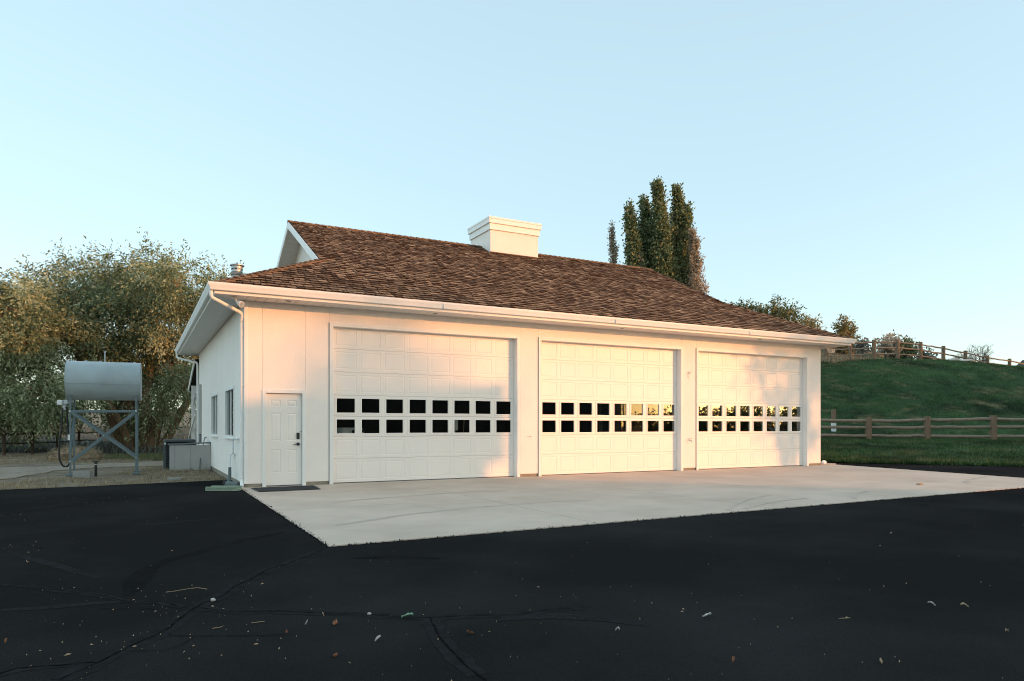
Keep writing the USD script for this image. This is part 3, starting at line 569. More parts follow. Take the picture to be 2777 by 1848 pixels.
# small fittings on the piers
MB().tube([(12.57, -.02, 2.80), (12.57, -.03, 2.98), (12.63, -.03, 2.90), (12.69, -.03, 2.985)], .007, 6).bar((12.57, -.012, 2.8), (12.64, -.012, 2.8), .015, .01).build("wall_bracket", "galvanised", B)
MB().tube([(12.63, 0, .91), (12.63, -.09, .90), (12.63, -.11, .85)], .014, 8).tube([(12.63, -.05, .93), (12.63, -.05, .955)], .008, 8).tube([(12.575, -.06, .955), (12.63, -.06, .962), (12.685, -.06, .955)], .012, 8).build("hose_tap", "galvanised", B)
MB().bar((7.03, -.012, 1.06), (7.15, -.012, 1.065), .02, .012).bar((7.12, -.03, 1.062), (7.14, -.01, 1.066), .02, .02).build("latch_bracket", "galvanised", B)
# raceway and irrigation pipes on the left wall
MB().cbox(-.09, -.001, 11.5, 12.05, 1.05, 2.85, .01).build("cable_cover", "box_beige", B); MB().cbox(-.07, -.001, 11.55, 11.95, .74, 1.045, .01).build("cable_box", "cap_grey", B)
MB().tube(arc([(0, .55, 1.05), (-.07, .55, 1.05), (-.07, 1.5, 1.04), (-.07, 1.42, .69), (-.07, 2.0, .66), (-.10, 1.75, .65), (-.14, 1.5, .36)]), .02, 10).build("water_pipe", "pvc_white", B, smooth=40)
MB().tube([(-.14, 1.5, .37), (-.14, 1.49, .2), (-.17, 1.4, .03), (-.22, 1.25, -.02)], [.035, .038, .045, .05], 12).build("drain_boot", "pvc_grey", B, smooth=40)
MB().tube(arc([(-.02, 9.2, .95), (-.08, 9.2, .95), (-.16, 8.6, .8), (-.30, 7.9, .35), (-.33, 7.8, -.02)]), .016, 8).build("cable_conduit", "pvc_grey", B)
# back porch
pr = UsdGeom.Xform.Define(stage, pathof(B) + "/back_porch").GetPrim()
zp = lambda y: 4.02 - .262 * (y - 12.4)
v = [(x, y, zp(y) - h) for x in (-.12, 6) for y, h in ((12.95, .0), (16.6, .0), (16.6, .09), (12.95, .09))]
MB().add(v, [(0, 1, 2, 3), (7, 6, 5, 4), (0, 4, 5, 1), (3, 2, 6, 7), (0, 3, 7, 4), (1, 5, 6, 2)]).build("porch_roof", "felt", pr)
v = [(x, y, zp(y) - h) for x in (-.16, -.122) for y, h in ((12.95, -.01), (16.6, -.01), (16.6, .17), (12.95, .17))]
MB().add(v, [(0, 1, 2, 3), (7, 6, 5, 4), (0, 4, 5, 1), (3, 2, 6, 7), (0, 3, 7, 4), (1, 5, 6, 2)]).build("rake_board", "trim_white", pr)
MB().box(-.1, 5.9, 15.2, 15.36, 2.66, 2.98).build("porch_beam", "trim_white", pr)
for x in (-.1, 2.9, 5.7): MB().cbox(x, x + .15, 15.205, 15.355, -.05, 2.658).build("porch_post", "trim_white", pr)
MB().bar((-.12, 17.5, .6), (-.12, 13.0, 1.75), .05, .07).bar((-.03, 15.3, 2.2), (-.03, 14.5, 2.5), .06, .06).build("porch_brace", "trim_white", pr)

# things seen through the panes
k = thing("chest_appliance", "white rounded appliance behind the lower left panes of the first garage door", "appliance", (2.54, .62, 0.012))
MB().cbox(-.30, .30, 0, .55, 0, 1.285, .07).build("body", "interior_white", k); MB().tube([(.02, -.05, 1.19), (.02, -.01, 1.19)], .045, 14).bar((.02, -.04, 1.185), (.28, -.04, 1.21), .03, .05).build("fitting", "interior_dark", k)
k = thing("storage_tub", "pale tub on a thin stand behind the first door's sixth lower pane", "tub", (5.28, .65, 0.012))
MB().cbox(-.055, .055, 0, .16, 1.21, 1.50, .02).build("tub", "interior_white", k); MB().tube([(0, .1, .0), (0, .1, 1.21)], .015, 6).tube([(.16, .1, 0), (.28, .12, 1.6)], .012, 6).build("stand", "straw", k)

# ---------------------------------------------------------------- things beside the building
t = thing("door_mat", "dark grey mat on the concrete before the white entry door", "doormat", (.78, -.75, 0))
MB().poly(Polygon([(-.64, .42), (.60, .48), (.53, -.44), (-.62, -.47)]).buffer(.02), FZ(.016), .011).build("mat", "mat_grey", t); MB().poly(Polygon([(-.645, .425), (.605, .485), (.535, -.445), (-.625, -.475)]).buffer(.05), FZ(.01), .006).build("rubber_edge", "rubber", t)
sp = thing("splash_block", "green splash block on the asphalt below the left corner downspout", "splash block", (-.47, -.38, -.008), -27)
MB().poly(Polygon([(-.33, -.10), (-.25, -.16), (.32, -.16), (.36, -.1), (.36, .1), (.32, .16), (-.25, .16), (-.33, .1)]), FZ(.045), .045).build("tray", "splash_green", sp); MB().poly(sbox(-.3, .12, .34, .17), FZ(.085), .035).poly(sbox(-.3, -.17, .34, -.12), FZ(.085), .035).build("rim", "splash_green", sp)
dp = thing("drain_pipe", "grey corrugated drain pipe end at the foot of the corner downspout", "drain pipe", (0, 0, 0))
MB().tube([(-.36, .42, .05), (-.30, .40, .05), (-.18, .3, .05), (-.10, .2, .055)], [.06, .075, .07, .06], 14).build("pipe", "pvc_grey", dp); MB().tube([(-.38, .44, .05), (-.34, .42, .05)], .085, 14).build("coupling", "rubber", dp)
r1 = thing("splash_block", "pale splash block on the ground at the right corner of the garage", "splash block", (19.05, .25, -.01), -30)
MB().poly(Polygon([(-.2, -.13), (.3, -.16), (.36, .16), (-.2, .13)]), FZ(.05), .05).build("tray", "concrete", r1)
rk = trimesh.creation.icosphere(3, .09); rk.vertices *= [1.1, .8, .75]; rk.vertices += (meshkit.fbm(np.array(rk.vertices) * 9)[:, None] - .5) * .06
o = MB().mesh(rk).build("white_stone", "interior_white", smooth=True); tag(o, "white rounded stone against the right corner of the garage", "stone"); UsdGeom.Xformable(o).AddTranslateOp().Set(Gf.Vec3d(18.72, .05, .1))

ac = thing("air_conditioner", "dark grey louvred air conditioner standing behind the beige box", "air conditioner", (-.86, 8.75, -.04))
MB().cbox(-.40, .40, -.4, .4, .05, .86, .02).build("coil_core", "rubber", ac)
MB().cbox(-.45, .45, -.45, .45, .862, .95, .025).build("top_cover", "ac_grey", ac); MB().cbox(-.46, .46, -.46, .46, 0, .05).build("base_pan", "ac_grey", ac)
for sx_ in (-.43, .43):
    for sy_ in (-.43, .43): MB().box(sx_ - .025, sx_ + .025, sy_ - .025, sy_ + .025, .05, .862).build("corner_post", "ac_grey", ac)
for k in range(11):
    z = .11 + k * .068
    for a in (-1, 1):
        MB().bar((a * .425, -.4, z), (a * .425, .4, z), .05, .02, up=(.6 * a, 0, 1)).build("louvre", "ac_grey", ac); MB().bar((-.4, a * .425, z), (.4, a * .425, z), .05, .02, up=(0, .6 * a, 1)).build("louvre", "ac_grey", ac)
MB().box(-.46, -.40, -.4565, -.4505, .80, .86).build("maker_plate", "pvc_white", ac)
bx = thing("utility_box", "beige panelled enclosure with a grey lid against the left garage wall", "enclosure", (0, 0, 0))
for a, b in ((-1.17, -1.03), (-1.025, -.58), (-.575, -.13), (-.125, -.005)): MB().cbox(a, b, 7.9, 7.94, -.05, .74, .004).build("front_panel", "box_beige", bx)
for a, b in ((7.942, 8.16),): MB().cbox(-1.168, -1.13, a, b, -.05, .74, .004).build("side_panel", "box_beige", bx)
v = [(x, y, z) for x, z in ((-1.21, .745), (0.0 - .002, .79), (-.002, .83), (-1.21, .785)) for y in (7.87, 8.2)]
MB().add(v, [(0, 2, 3, 1), (4, 6, 7, 5), (0, 6, 4, 2), (0, 1, 7, 6), (2, 4, 5, 3), (1, 3, 5, 7)]).build("lid", "cap_grey", bx)
pd = MB().poly(Polygon([(-1.4, 3.4), (-1.1, 3.3), (-1.05, 3.55), (-1.35, 3.65)]), FZ(.03), .08).build("concrete_pad", "cinder", None); tag(pd, "small flat concrete pad in the dirt near the left garage wall", "pad")

# fuel tank on stand
TC = at(284.5, 1035, fw=20.0); TR, TL = .545, 1.80
ft = thing("fuel_tank", "grey cylindrical fuel tank raised on a braced steel stand", "fuel tank", (TC[0], TC[1], 0), -3.0)
tz = 2.07 + TR
ring = np.array([(0.02, -TL / 2 - .015), (TR * .98, -TL / 2 - .01), (TR, -TL / 2 + .0), (TR, TL / 2), (TR * .98, TL / 2 + .01), (.02, TL / 2 + .015)])
mt = trimesh.creation.revolve(ring, sections=72); mt.apply_transform(trimesh.transformations.rotation_matrix(math.pi / 2, [0, 1, 0])); mt.apply_translation([0, 0, tz])
MB().mesh(mt).build("tank_shell", "tank_paint", ft, smooth=35)
for sx_ in (-1, 1): MB().tube([(sx_ * (TL / 2 - .006), 0, tz), (sx_ * (TL / 2 + .012), 0, tz)], TR + .009, 64).build("end_rim", "tank_paint", ft, smooth=40)
MB().bar((-TL / 2 + .02, -TR * .985, tz - .10), (TL / 2 - .02, -TR * .985, tz - .10), .018, .012).build("weld_seam", "tank_paint", ft)
MB().tube([(0.0, 0, tz + TR - .01), (0, 0, tz + TR + .27)], .016, 10).tube([(0, 0, tz + TR + .27), (0, 0, tz + TR + .3)], .026, 10).build("vent_pipe", "galvanised", ft)
for x in (-.45, -.1, .75): MB().tube([(x, -.05, tz + TR - .02), (x, -.05, tz + TR + .02)], .04, 12).build("filler_cap", "galvanised", ft)
lx0, lx1, ly0, ly1 = -.80, .80, -.36, .42
for x in (lx0, lx1):
    for y in (ly0, ly1):
        zt = tz - math.sqrt(TR ** 2 - y * y) + .12
        MB().box(x - .021, x + .021, y - .004, y + .004, .02, zt).box(x - .021 if x > 0 else x + .015, x - .015 if x > 0 else x + .021, y - .0035, y + .06, .02, zt - .06).build("leg", "leg_steel", ft)
        MB().cbox(x - .09, x + .09, y - .08, y + .09, -.03, .02).build("foot_plate", "leg_steel", ft)
def angle(a, b): return MB().bar(a, b, .008, .06).bar(np.array(a) + [0, .022, .026], np.array(b) + [0, .022, .026], .04, .008)
for y in (ly0 - .01, ly1 + .01):
    angle((lx0, y, 1.745), (lx1, y, 1.765)).build("top_brace", "leg_steel", ft)
    angle((lx0 + .02, y - .009, 1.72), (lx1, y - .009, .44)).build("diagonal_brace", "leg_steel", ft); angle((lx0, y - .018, .36), (lx1 - .02, y - .018, 1.74)).build("diagonal_brace", "leg_steel", ft)
for x in (lx0, lx1): MB().bar((x, ly0, .5), (x, ly1, 1.6), .008, .05, up=(1, 0, 0)).build("end_brace", "leg_steel", ft)
for x, z in ((lx0, 1.745), (lx1, 1.765), (lx0, .36), (lx1, .44), (0.0, 1.07)): MB().tube([(x, ly0 - .03, z), (x, ly0 - .055, z)], .016, 10).build("bolt", "bolt", ft)
px, pz = -.95, 1.98
MB().cbox(px - .17, px - .04, -.30, -.14, pz - .07, pz + .07, .02).build("pump_meter", "pvc_white", ft)
MB().cbox(px - .03, px + .10, -.28, -.14, pz - .05, pz + .08, .02).tube([(px + .0, -.2, pz - .05), (px + .0, -.2, pz - .2)], .045, 12).tube([(px + .05, -.2, pz + .02), (px + .2, -.1, pz + .05)], .03, 10).build("pump_body", "galvanised", ft)
th = np.linspace(0, 1, 40); hx = [px - .05 + .0 * k for k in th]
hose = arc([(px - .05, -.24, pz - .15), (px - .06, -.26, 1.3), (px - .115, -.3, .85), (px - .11, -.32, .42), (px - .02, -.33, .23), (px + .09, -.33, .22), (px + .145, -.32, .36), (px + .13, -.3, .8), (px + .075, -.25, 1.35), (px + .05, -.22, pz - .1)], 8)
MB().tube(hose, .024, 10).build("hose", "rubber", ft, smooth=50)
MB().tube([(px + .05, -.22, pz - .12), (px + .05, -.22, pz - .2)], .03, 10).tube([(px - .05, -.24, pz - .16), (px - .05, -.25, pz - .3)], .026, 10).build("nozzle", "black_metal", ft)
MB().box(lx0 - .05, lx0 + .0, ly0 - .035, ly0 - .006, .95, 1.1).build("tag_plate", "pvc_white", ft)
cb = thing("concrete_block", "grey concrete block lying by the left leg of the fuel tank", "block", tuple(at(224, 1294, z=0) + [0, .12, -.02]), -20)
bl = sbox(-.21, -.095, .21, .095)
for hx_ in (-.125, .0, .125): bl = bl.difference(sbox(hx_ - .045, -.06, hx_ + .045, .06))
MB().poly(bl, FZ(.17), .19).build("block_body", "cinder", cb)
rp = thing("standpipe", "short black water standpipe with a valve cap in the dirt", "standpipe", tuple(at(259.7, 1288, z=0)))
MB().tube([(0, 0, -.05), (0, 0, .2), (0, 0, .27)], [.036, .034, .028], 12).build("pipe", "rubber", rp); MB().tube([(0, 0, .27), (0, 0, .30)], .024, 12).build("collar", "pvc_white", rp); MB().tube([(0, 0, .30), (0, 0, .36)], [.05, .03], 10).bar((-.08, 0, .375), (.08, 0, .365), .03, .025).build("valve_cap", "rubber", rp)

# ---------------------------------------------------------------- fences
def wob(a, b, r, rg, n=7, sag=.0):
    a, b = np.array(a, float), np.array(b, float); t = np.linspace(0, 1, n)[:, None]
    p = a + (b - a) * t; p[1:-1] += rg.normal(0, .012, (n - 2, 3)); p[:, 2] -= sag * 4 * (t * (1 - t))[:, 0]
    return p, r * (1 + rg.normal(0, .06, n))
def rail_fence(name, posts, hts, rails, label, pw=.09, rr=.05, pm="wood_post", rm="wood_rail", seed=1, last=True):
    """posts: ground points; hts: heights; rails: heights above the ground as fractions."""
    rg = np.random.default_rng(seed); fnc = thing(name, label, "fence", tuple(posts[0])); o = np.array(posts[0], float)
    for p, h in zip(posts, hts):
        q = np.array(p, float) - o; l = rg.normal(0, .012, 2)
        MB().tube([q + [0, 0, -.3], q + [0, 0, h * .5], q + [l[0], l[1], h - .03], q + [l[0], l[1], h]], [pw, pw * .98, pw * .97, pw * .88], 10).build("post", pm, fnc, smooth=40)
    for (p0, h0), (p1, h1) in zip(zip(posts, hts), zip(posts[1:], hts[1:])):
        for fr in rails:
            a, b = np.array(p0) - o + [0, 0, h0 * fr], np.array(p1) - o + [0, 0, h1 * fr]
            pts, rad = wob(a, b, rr, rg, 7, sag=.03 * rg.random()); MB().tube(pts, rad, 8).build("rail", rm, fnc, smooth=50)
    return fnc
gp = lambda r, fw: np.append(rf(r, fw)[:2], terrain(*rf(r, fw)[:2]) + .01)
cr_ = lambda u, fw: ((2177 + u / 2.8 - 1388.5) / F * fw, fw)
P = [gp(*cr_(u, fw)) for u, fw in ((-150, 36.6), (210, 36.4), (500, 36.3), (945, 36), (1447, 35.6), (1960, 35.4), (2500, 35.2))]
P.pop(1)
rail_fence("split_rail_fence", P, [1.12, 1.12, 1.2, 1.27, 1.27, 1.27], [.86, .55, .17], "split rail fence crossing the foot of the grassy hill", .16, .078, seed=3, rm="wood_rail")
mp = thing("marker_post", "lone wooden post with a white painted base behind the hill fence", "post", tuple(gp(*cr_(234, 38.5))))
MB().tube([(0, 0, -.2), (0, 0, .45)], .135, 12).build("painted_base", "pvc_white", mp, smooth=40); MB().tube([(0, 0, .451), (0, 0, 1.15), (0, 0, 1.2)], [.132, .13, .12], 12).build("post_shaft", "wood_post", mp, smooth=40)
P = [gp(*cr_(u, fw)) for u, fw in ((-350, 58), (-180, 57.5), (0, 57.2), (180, 56.8), (360, 56.6), (540, 56.6), (720, 56.8), (893, 57.6), (1067, 58.8), (1235, 60.4), (1402, 62.6), (1570, 65.5), (1740, 69))]
rail_fence("split_rail_fence", P, [1.62] * 13, [.88, .60, .30], "split rail fence along the dry grass on top of the hill", .15, .062, seed=5)
def flat_fence(pts, h, rails, label, seed):
    rail_fence("field_fence", [np.append(p[:2], terrain(p[0], p[1])) for p in pts], [h] * len(pts), rails, label, .07, .035, "wood_dark", "wood_dark", seed)
flat_fence([at(u / 4.207, 1230, fw=fw) for u, fw in ((-600, 31), (-300, 31.5), (45, 32.5), (370, 34), (655, 36), (900, 38), (1150, 40))], 1.1, [.9, .5], "dark rail fence across the sagebrush behind the fuel tank", 7)
flat_fence([at(u / 4.207, 1200, fw=fw) for u, fw in ((-300, 66), (-60, 66), (130, 66), (378, 67), (588, 68), (695, 69), (900, 70))], 1.0, [.92, .55, .2], "distant rail fence high on the dry slope behind the trees", 8)

# ---------------------------------------------------------------- plants
def leaf_mesh(c, d, L, Wd, rg, tint):
    n = len(c); d = d / (np.linalg.norm(d, axis=1, keepdims=True) + 1e-9); r = rg.normal(0, 1, (n, 3)); s = np.cross(d, r); s /= np.linalg.norm(s, axis=1, keepdims=True) + 1e-9
    L = L * (0.7 + .6 * rg.random((n, 1))); Wd = Wd * (0.7 + .6 * rg.random((n, 1)))
    v = np.stack([c, c + d * L * .5 + s * Wd * .5, c + d * L, c + d * L * .5 - s * Wd * .5], 1).reshape(-1, 3); b = np.arange(n)[:, None] * 4
    return v, np.vstack([b + [0, 1, 2], b + [0, 2, 3]]), np.repeat(tint, 4)
def sprays(rg, lobes, n, per, L, Wd, droop, spread=.5, fill=.5, out=.6):
    """Sprays of leaves gathered in clumps over ellipsoid lobes (centre, radii)."""
    area = np.array([r[0] * r[2] for _, r in lobes]); which = rg.choice(len(lobes), n, p=area / area.sum()); C = np.array([c for c, _ in lobes])[which]; R = np.array([r for _, r in lobes])[which]
    K = 24; cd = rg.normal(0, 1, (len(lobes), K, 3)); cd /= np.linalg.norm(cd, axis=2, keepdims=True); cd *= fill + (1.05 - fill) * rg.random((len(lobes), K, 1)) ** .5; ct = rg.normal(0, .2, (len(lobes), K))  # random clump tints, widened to imitate sunlit and shaded clumps in the leaf colour
    k_ = rg.integers(0, K, n); d = cd[which, k_] + rg.normal(0, .125, (n, 3)) * [1, 1, .9]
    base = C + d * R; sd = d * out + rg.normal(0, spread, (n, 3)) + [0, 0, -droop]; sd /= np.linalg.norm(sd, axis=1, keepdims=True) + 1e-9
    k = np.arange(per); step = L * .6
    bend = np.array([0, 0, -1.0]) * droop * .06
    c = base[:, None] + sd[:, None] * (k * step)[None, :, None] + bend * (k ** 1.5)[None, :, None] * step + rg.normal(0, L * .3, (n, per, 3))
    ld = sd[:, None] + rg.normal(0, .55, (n, per, 3)) + [0, 0, -droop * .5]
    tint = np.clip(.5 + ct[which, k_][:, None] + rg.normal(0, .10, (n, 1)) + rg.normal(0, .16, (n, per)), 0, 1)
    return leaf_mesh(c.reshape(-1, 3), ld.reshape(-1, 3), L, Wd, rg, tint.ravel()), base
def limb(mb, a, b, r0, r1, rg, n=7, wig=.05):
    a, b = np.array(a, float), np.array(b, float); t = np.linspace(0, 1, n)[:, None]; L = np.linalg.norm(b - a)
    p = a + (b - a) * t + np.r_[np.zeros((1, 3)), np.cumsum(rg.normal(0, wig * L / n ** .5, (n - 2, 3)), 0) * .6, np.zeros((1, 3))]; p[:, 2] += .10 * L * np.sin(t[:, 0] * np.pi) * .5
    mb.tube(p, r0 + (r1 - r0) * t[:, 0] ** .8, 7, cap=False); return p
def broad_tree(name, label, base, stems, lobes, leaf, n, per, L, Wd, droop, seed, cat="tree", bark="bark", tr=.22, group=None, fill=.45, spread=.5, twigs=60, parent_off=True):
    rg = np.random.default_rng(seed); base = np.array(base, float); t = thing(name, label, cat, tuple(base), 0, group); lob = [(np.array(c) - base, np.array(r, float)) for c, r in lobes]
    tm = MB(); tops = []
    for (dx, dy, h, rad) in stems:
        p = limb(tm, (dx * .25, dy * .25, -.3), (dx, dy, h), rad, rad * .55, rg, 8, .05); tops.append((np.array([dx, dy, h]), rad * .55))
    tm.build("trunk", bark, t, smooth=60)
    lm = MB(); (v, f, tn), bs = sprays(rg, lob, n, per, L, Wd, droop, spread, fill)
    for c, r in lob:
        k = int(np.argmin([np.linalg.norm((c - q)[:2]) for q, _ in tops])); limb(lm, tops[k][0], c, tops[k][1] * .75, .04, rg)
    for q in bs[rg.choice(len(bs), min(twigs, len(bs)), replace=False)]:
        k = int(np.argmin([np.linalg.norm(q - c) for c, _ in lob])); limb(lm, lob[k][0], q, .035, .012, rg, 5, .08)
    lm.build("limbs", bark, t)
    MB().add(v, f, tn).build("crown", leaf, t, tint=True); return t
def px_lobes(L, fw, rg, squash=.8, depth=1.0, jit=1.2, drop=0):
    return [(at(u, v + drop * (v < 830), fw=fw + rg.normal(0, jit)), (w / F * fw, w / F * fw * depth, w / F * fw * squash)) for u, v, w in L]
rg = np.random.default_rng(21)
A = px_lobes([(395, 735, 80), (300, 755, 82), (480, 738, 82), (560, 770, 70), (612, 745, 46), (200, 762, 80), (150, 800, 70), (430, 850, 100), (260, 870, 105), (540, 870, 80), (340, 950, 105), (470, 960, 88), (210, 950, 90), (150, 880, 80), (320, 690, 52), (408, 675, 46), (205, 690, 46), (120, 735, 50), (500, 1040, 62), (400, 1060, 70), (300, 1050, 60), (590, 840, 50), (420, 1120, 40), (330, 1120, 44)], 37.2, rg, drop=34)
broad_tree("elm_tree", "big spreading tree with drooping golden green leaves behind the fuel tank", (-1.75, 25.6, 0), [(-2.6, .6, 4.2, .34), (-1.0, 1.2, 4.8, .36), (.3, .2, 4.6, .38), (1.3, -.5, 4.0, .32), (2.6, -.9, 3.4, .26), (-1.7, -.6, 3.0, .25)], A, "elm_leaf", 9600, 12, .16, .066, .55, 31, twigs=90, fill=.55)
A = px_lobes([(40, 815, 80), (-40, 800, 90), (-130, 840, 110), (80, 880, 80), (60, 920, 62), (-90, 950, 70), (70, 1010, 66), (-20, 1075, 66), (110, 1065, 62), (-120, 1050, 90), (160, 1090, 42), (20, 1115, 48), (75, 1130, 34), (200, 1070, 36)], 33.5, rg, drop=22)
broad_tree("elm_tree", "dark drooping tree at the left edge of the picture", tuple(rf(-27.5, 35)), [(-1.0, .5, 3.4, .3), (1.2, .2, 3.2, .26), (.1, -.6, 3.6, .28)], A, "elm_leaf", 7000, 12, .16, .066, .6, 32, twigs=50, fill=.55)
A = px_lobes([(520, 1000, 60), (600, 960, 50), (610, 1050, 40), (540, 1090, 40)], 44, rg, jit=.6)
broad_tree("elm_tree", "smaller tree half hidden behind the left end of the garage", tuple(rf(-18.5, 44.5)), [(.3, 0, 3, .2), (-.6, .3, 3, .18)], A, "elm_leaf", 900, 12, .17, .06, .8, 33, twigs=30)
# poplars beyond the roof
def poplar(u, vtop, wpx, fw, leaf, n, label, seed, bottom=None, L=.26, lean=1.0, gaps=.0):
    rg = np.random.default_rng(seed); top = at(u + 12, vtop, fw=fw); x, y = top[:2]; g = terrain(x, y); H = top[2] - g; w = wpx / F * fw / 2 * 1.3; H -= .8
    t = thing("poplar_tree", label, "poplar", (x, y, g)); hb = bottom or .12 * H
    tm = MB(); tm.tube([(0, 0, -.3), (0.05, 0, H * .35), (-.05, .05, H * .7), (0, 0, H * .9)], [.28, .2, .10, .02], 9)
    def bend(mb):
        for v in mb.v: q = -lean * .6 * (np.clip(v[:, 2], 0, None) / H) ** 2; v[:, 0] += CY * q; v[:, 1] -= SY * q
        return mb
    bend(tm).build("trunk", "bark_grey", t, smooth=60)
    zz = hb + (H - hb) * rg.random(n) ** .92; prof_ = np.interp((zz - hb) / (H - hb), [0, .08, .3, .55, .75, .9, 1], [.55, .9, 1.05, .9, .6, .3, .06])
    nb = max(5, int(H / 1.6)); bz = hb + (H - hb) * np.sort(rg.random(nb * 4)) * .85; ba = rg.random(nb * 4) * math.tau; bl_ = w * np.interp((bz - hb) / (H - hb), [0, .3, .6, .85], [.9, 1, .75, .18])
    lm = MB()
    for z, a, l in zip(bz, ba, bl_): limb(lm, (0, 0, z), (math.cos(a) * l * .8, math.sin(a) * l * .8, z + 2.0 + rg.random()), .045, .012, rg, 5, .05)
    bend(lm).build("limbs", "bark_grey", t)
    k = rg.integers(0, len(bz), n); tt = rg.random(n); cb_ = np.stack([np.cos(ba[k]) * bl_[k] * tt, np.sin(ba[k]) * bl_[k] * tt, bz[k] + 2.4 * tt], 1)
    a = rg.random(n) * math.tau; tipf = (.84 + .16 * rg.random(7))[(a / math.tau * 7).astype(int)]; tipf[tipf == tipf.max()] = 1.0; cs = np.stack([np.cos(a) * w * prof_, np.sin(a) * w * prof_, hb + (zz - hb) * tipf], 1) * np.stack([rg.random(n) ** .4] * 2 + [np.ones(n)], 1)
    mixm = (rg.random(n) < .55)[:, None]; base = np.where(mixm, cb_, cs); sway = -lean * (base[:, 2] / H) ** 2; base[:, 0] += CY * sway * .6; base[:, 1] -= SY * sway * .6; base[:, 2] = np.minimum(base[:, 2], H)
    per = 8; sd = np.stack([base[:, 0] / w * .3, base[:, 1] / w * .3, np.ones(n)], 1) + rg.normal(0, .25, (n, 3)); sd /= np.linalg.norm(sd, axis=1, keepdims=True)
    c = base[:, None] + sd[:, None] * (np.arange(per) * L * .45)[None, :, None] + rg.normal(0, L * .4, (n, per, 3)); ld = sd[:, None] * .6 + rg.normal(0, .6, (n, per, 3))
    tint = np.clip(rg.normal(.5, .15, (n, 1)) + rg.normal(0, .15, (n, per)), 0, 1)
    MB().add(*[(q) for q in leaf_mesh(c.reshape(-1, 3), ld.reshape(-1, 3), L, L * .7, rg, tint.ravel())]).build("crown", leaf, t, tint=True)
D_ = 1.17874
poplar(1455 * D_, 462 * D_, 30 * D_, 70, "poplar_leaf", 2200, "leftmost of the four dark green poplars behind the roof", 41)
poplar(1487 * D_, 451 * D_, 38 * D_, 71.5, "poplar_leaf", 2800, "dark poplar left of the tallest poplar behind the roof", 42)
poplar(1519 * D_, 411 * D_, 42 * D_, 70, "poplar_leaf", 3800, "tallest dark green poplar rising behind the roof", 43)
poplar(1566 * D_, 422 * D_, 46 * D_, 71, "poplar_leaf", 3600, "broad green poplar right of the tallest one behind the roof", 44)
poplar(1410 * D_, 488 * D_, 22 * D_, 72, "autumn_leaf", 420, "thin pale poplar standing alone left of the dark poplars", 45, L=.2)
poplar(1599 * D_, 525 * D_, 30 * D_, 69, "autumn_leaf", 800, "pale brown poplar at the right of the dark poplars", 46, L=.2)
poplar(1481 * D_, 585 * D_, 22 * D_, 69.5, "autumn_leaf", 260, "small pale poplar low between the dark poplars", 47, L=.2)
# trees beyond the right hip and on the hill
def hill_tree(name, label, L, fw, base_u, leaf, n, seed, Lf=.24, twigs=40, per=8, Wd=.15, h=2.0, droop=.15, cat="tree", spread=.7):
    rg = np.random.default_rng(seed); b = at(base_u, 1000, fw=fw); g = terrain(b[0], b[1])
    broad_tree(name, label, (b[0], b[1], g), [(.1, 0, h, .16), (-.3, .2, h * .9, .12)], px_lobes(L, fw, rg, .85, .8, .5), leaf, n, per, Lf, Wd, droop, seed, bark="bark_grey", twigs=twigs, cat=cat, spread=spread)
hill_tree("maple_tree", "round green tree topping the right end of the roof", [(2045, 866, 32), (2090, 856, 32), (2125, 860, 30), (2142, 884, 28), (2010, 888, 30), (2080, 896, 44), (2110, 912, 40), (2104, 832, 13)], 74, 2090, "maple_leaf", 1500, 51)
hill_tree("maple_tree", "loose green tree left of the round tree behind the roof", [(1990, 850, 15), (2013, 842, 14), (2028, 848, 15), (2000, 868, 24), (1974, 872, 15)], 75, 2005, "maple_leaf", 520, 52)
hill_tree("maple_tree", "small golden tree tip behind the far right roof slope", [(2192, 880, 18), (2185, 900, 24), (2205, 905, 20)], 78, 2190, "yellow_leaf", 260, 53)
hill_tree("pear_tree", "upright yellow green tree above the right end of the gutter", [(2288, 872, 11), (2281, 888, 14), (2300, 889, 14), (2290, 910, 19), (2277, 915, 14), (2311, 915, 13), (2318, 940, 11), (2295, 945, 18), (2282, 940, 14)], 66, 2294, "yellow_leaf", 900, 54, Lf=.17, per=5, Wd=.12)
hill_tree("hill_bush", "brown twiggy bush behind the hilltop fence", [(2410, 925, 20), (2430, 930, 18), (2395, 937, 16), (2420, 950, 22)], 61, 2412, "autumn_leaf", 230, 55, h=.7, cat="bush", twigs=120, per=4)
hill_tree("hill_bush", "low olive bush behind the hilltop fence right of the brown one", [(2450, 945, 16), (2465, 950, 16), (2445, 960, 18)], 60.5, 2455, "poplar_leaf", 240, 56, h=.5, cat="bush", per=6)
hill_tree("hill_bush", "small scrubby bush at the left behind the hilltop fence", [(2342, 932, 12), (2335, 945, 14)], 61, 2338, "sage_leaf", 90, 57, h=.6, cat="bush", twigs=60, per=4)
hill_tree("hill_bush", "little green bush under the right part of the hilltop fence", [(2505, 965, 10), (2515, 968, 10)], 60.5, 2508, "sage_leaf", 90, 58, h=.3, cat="bush", per=5)
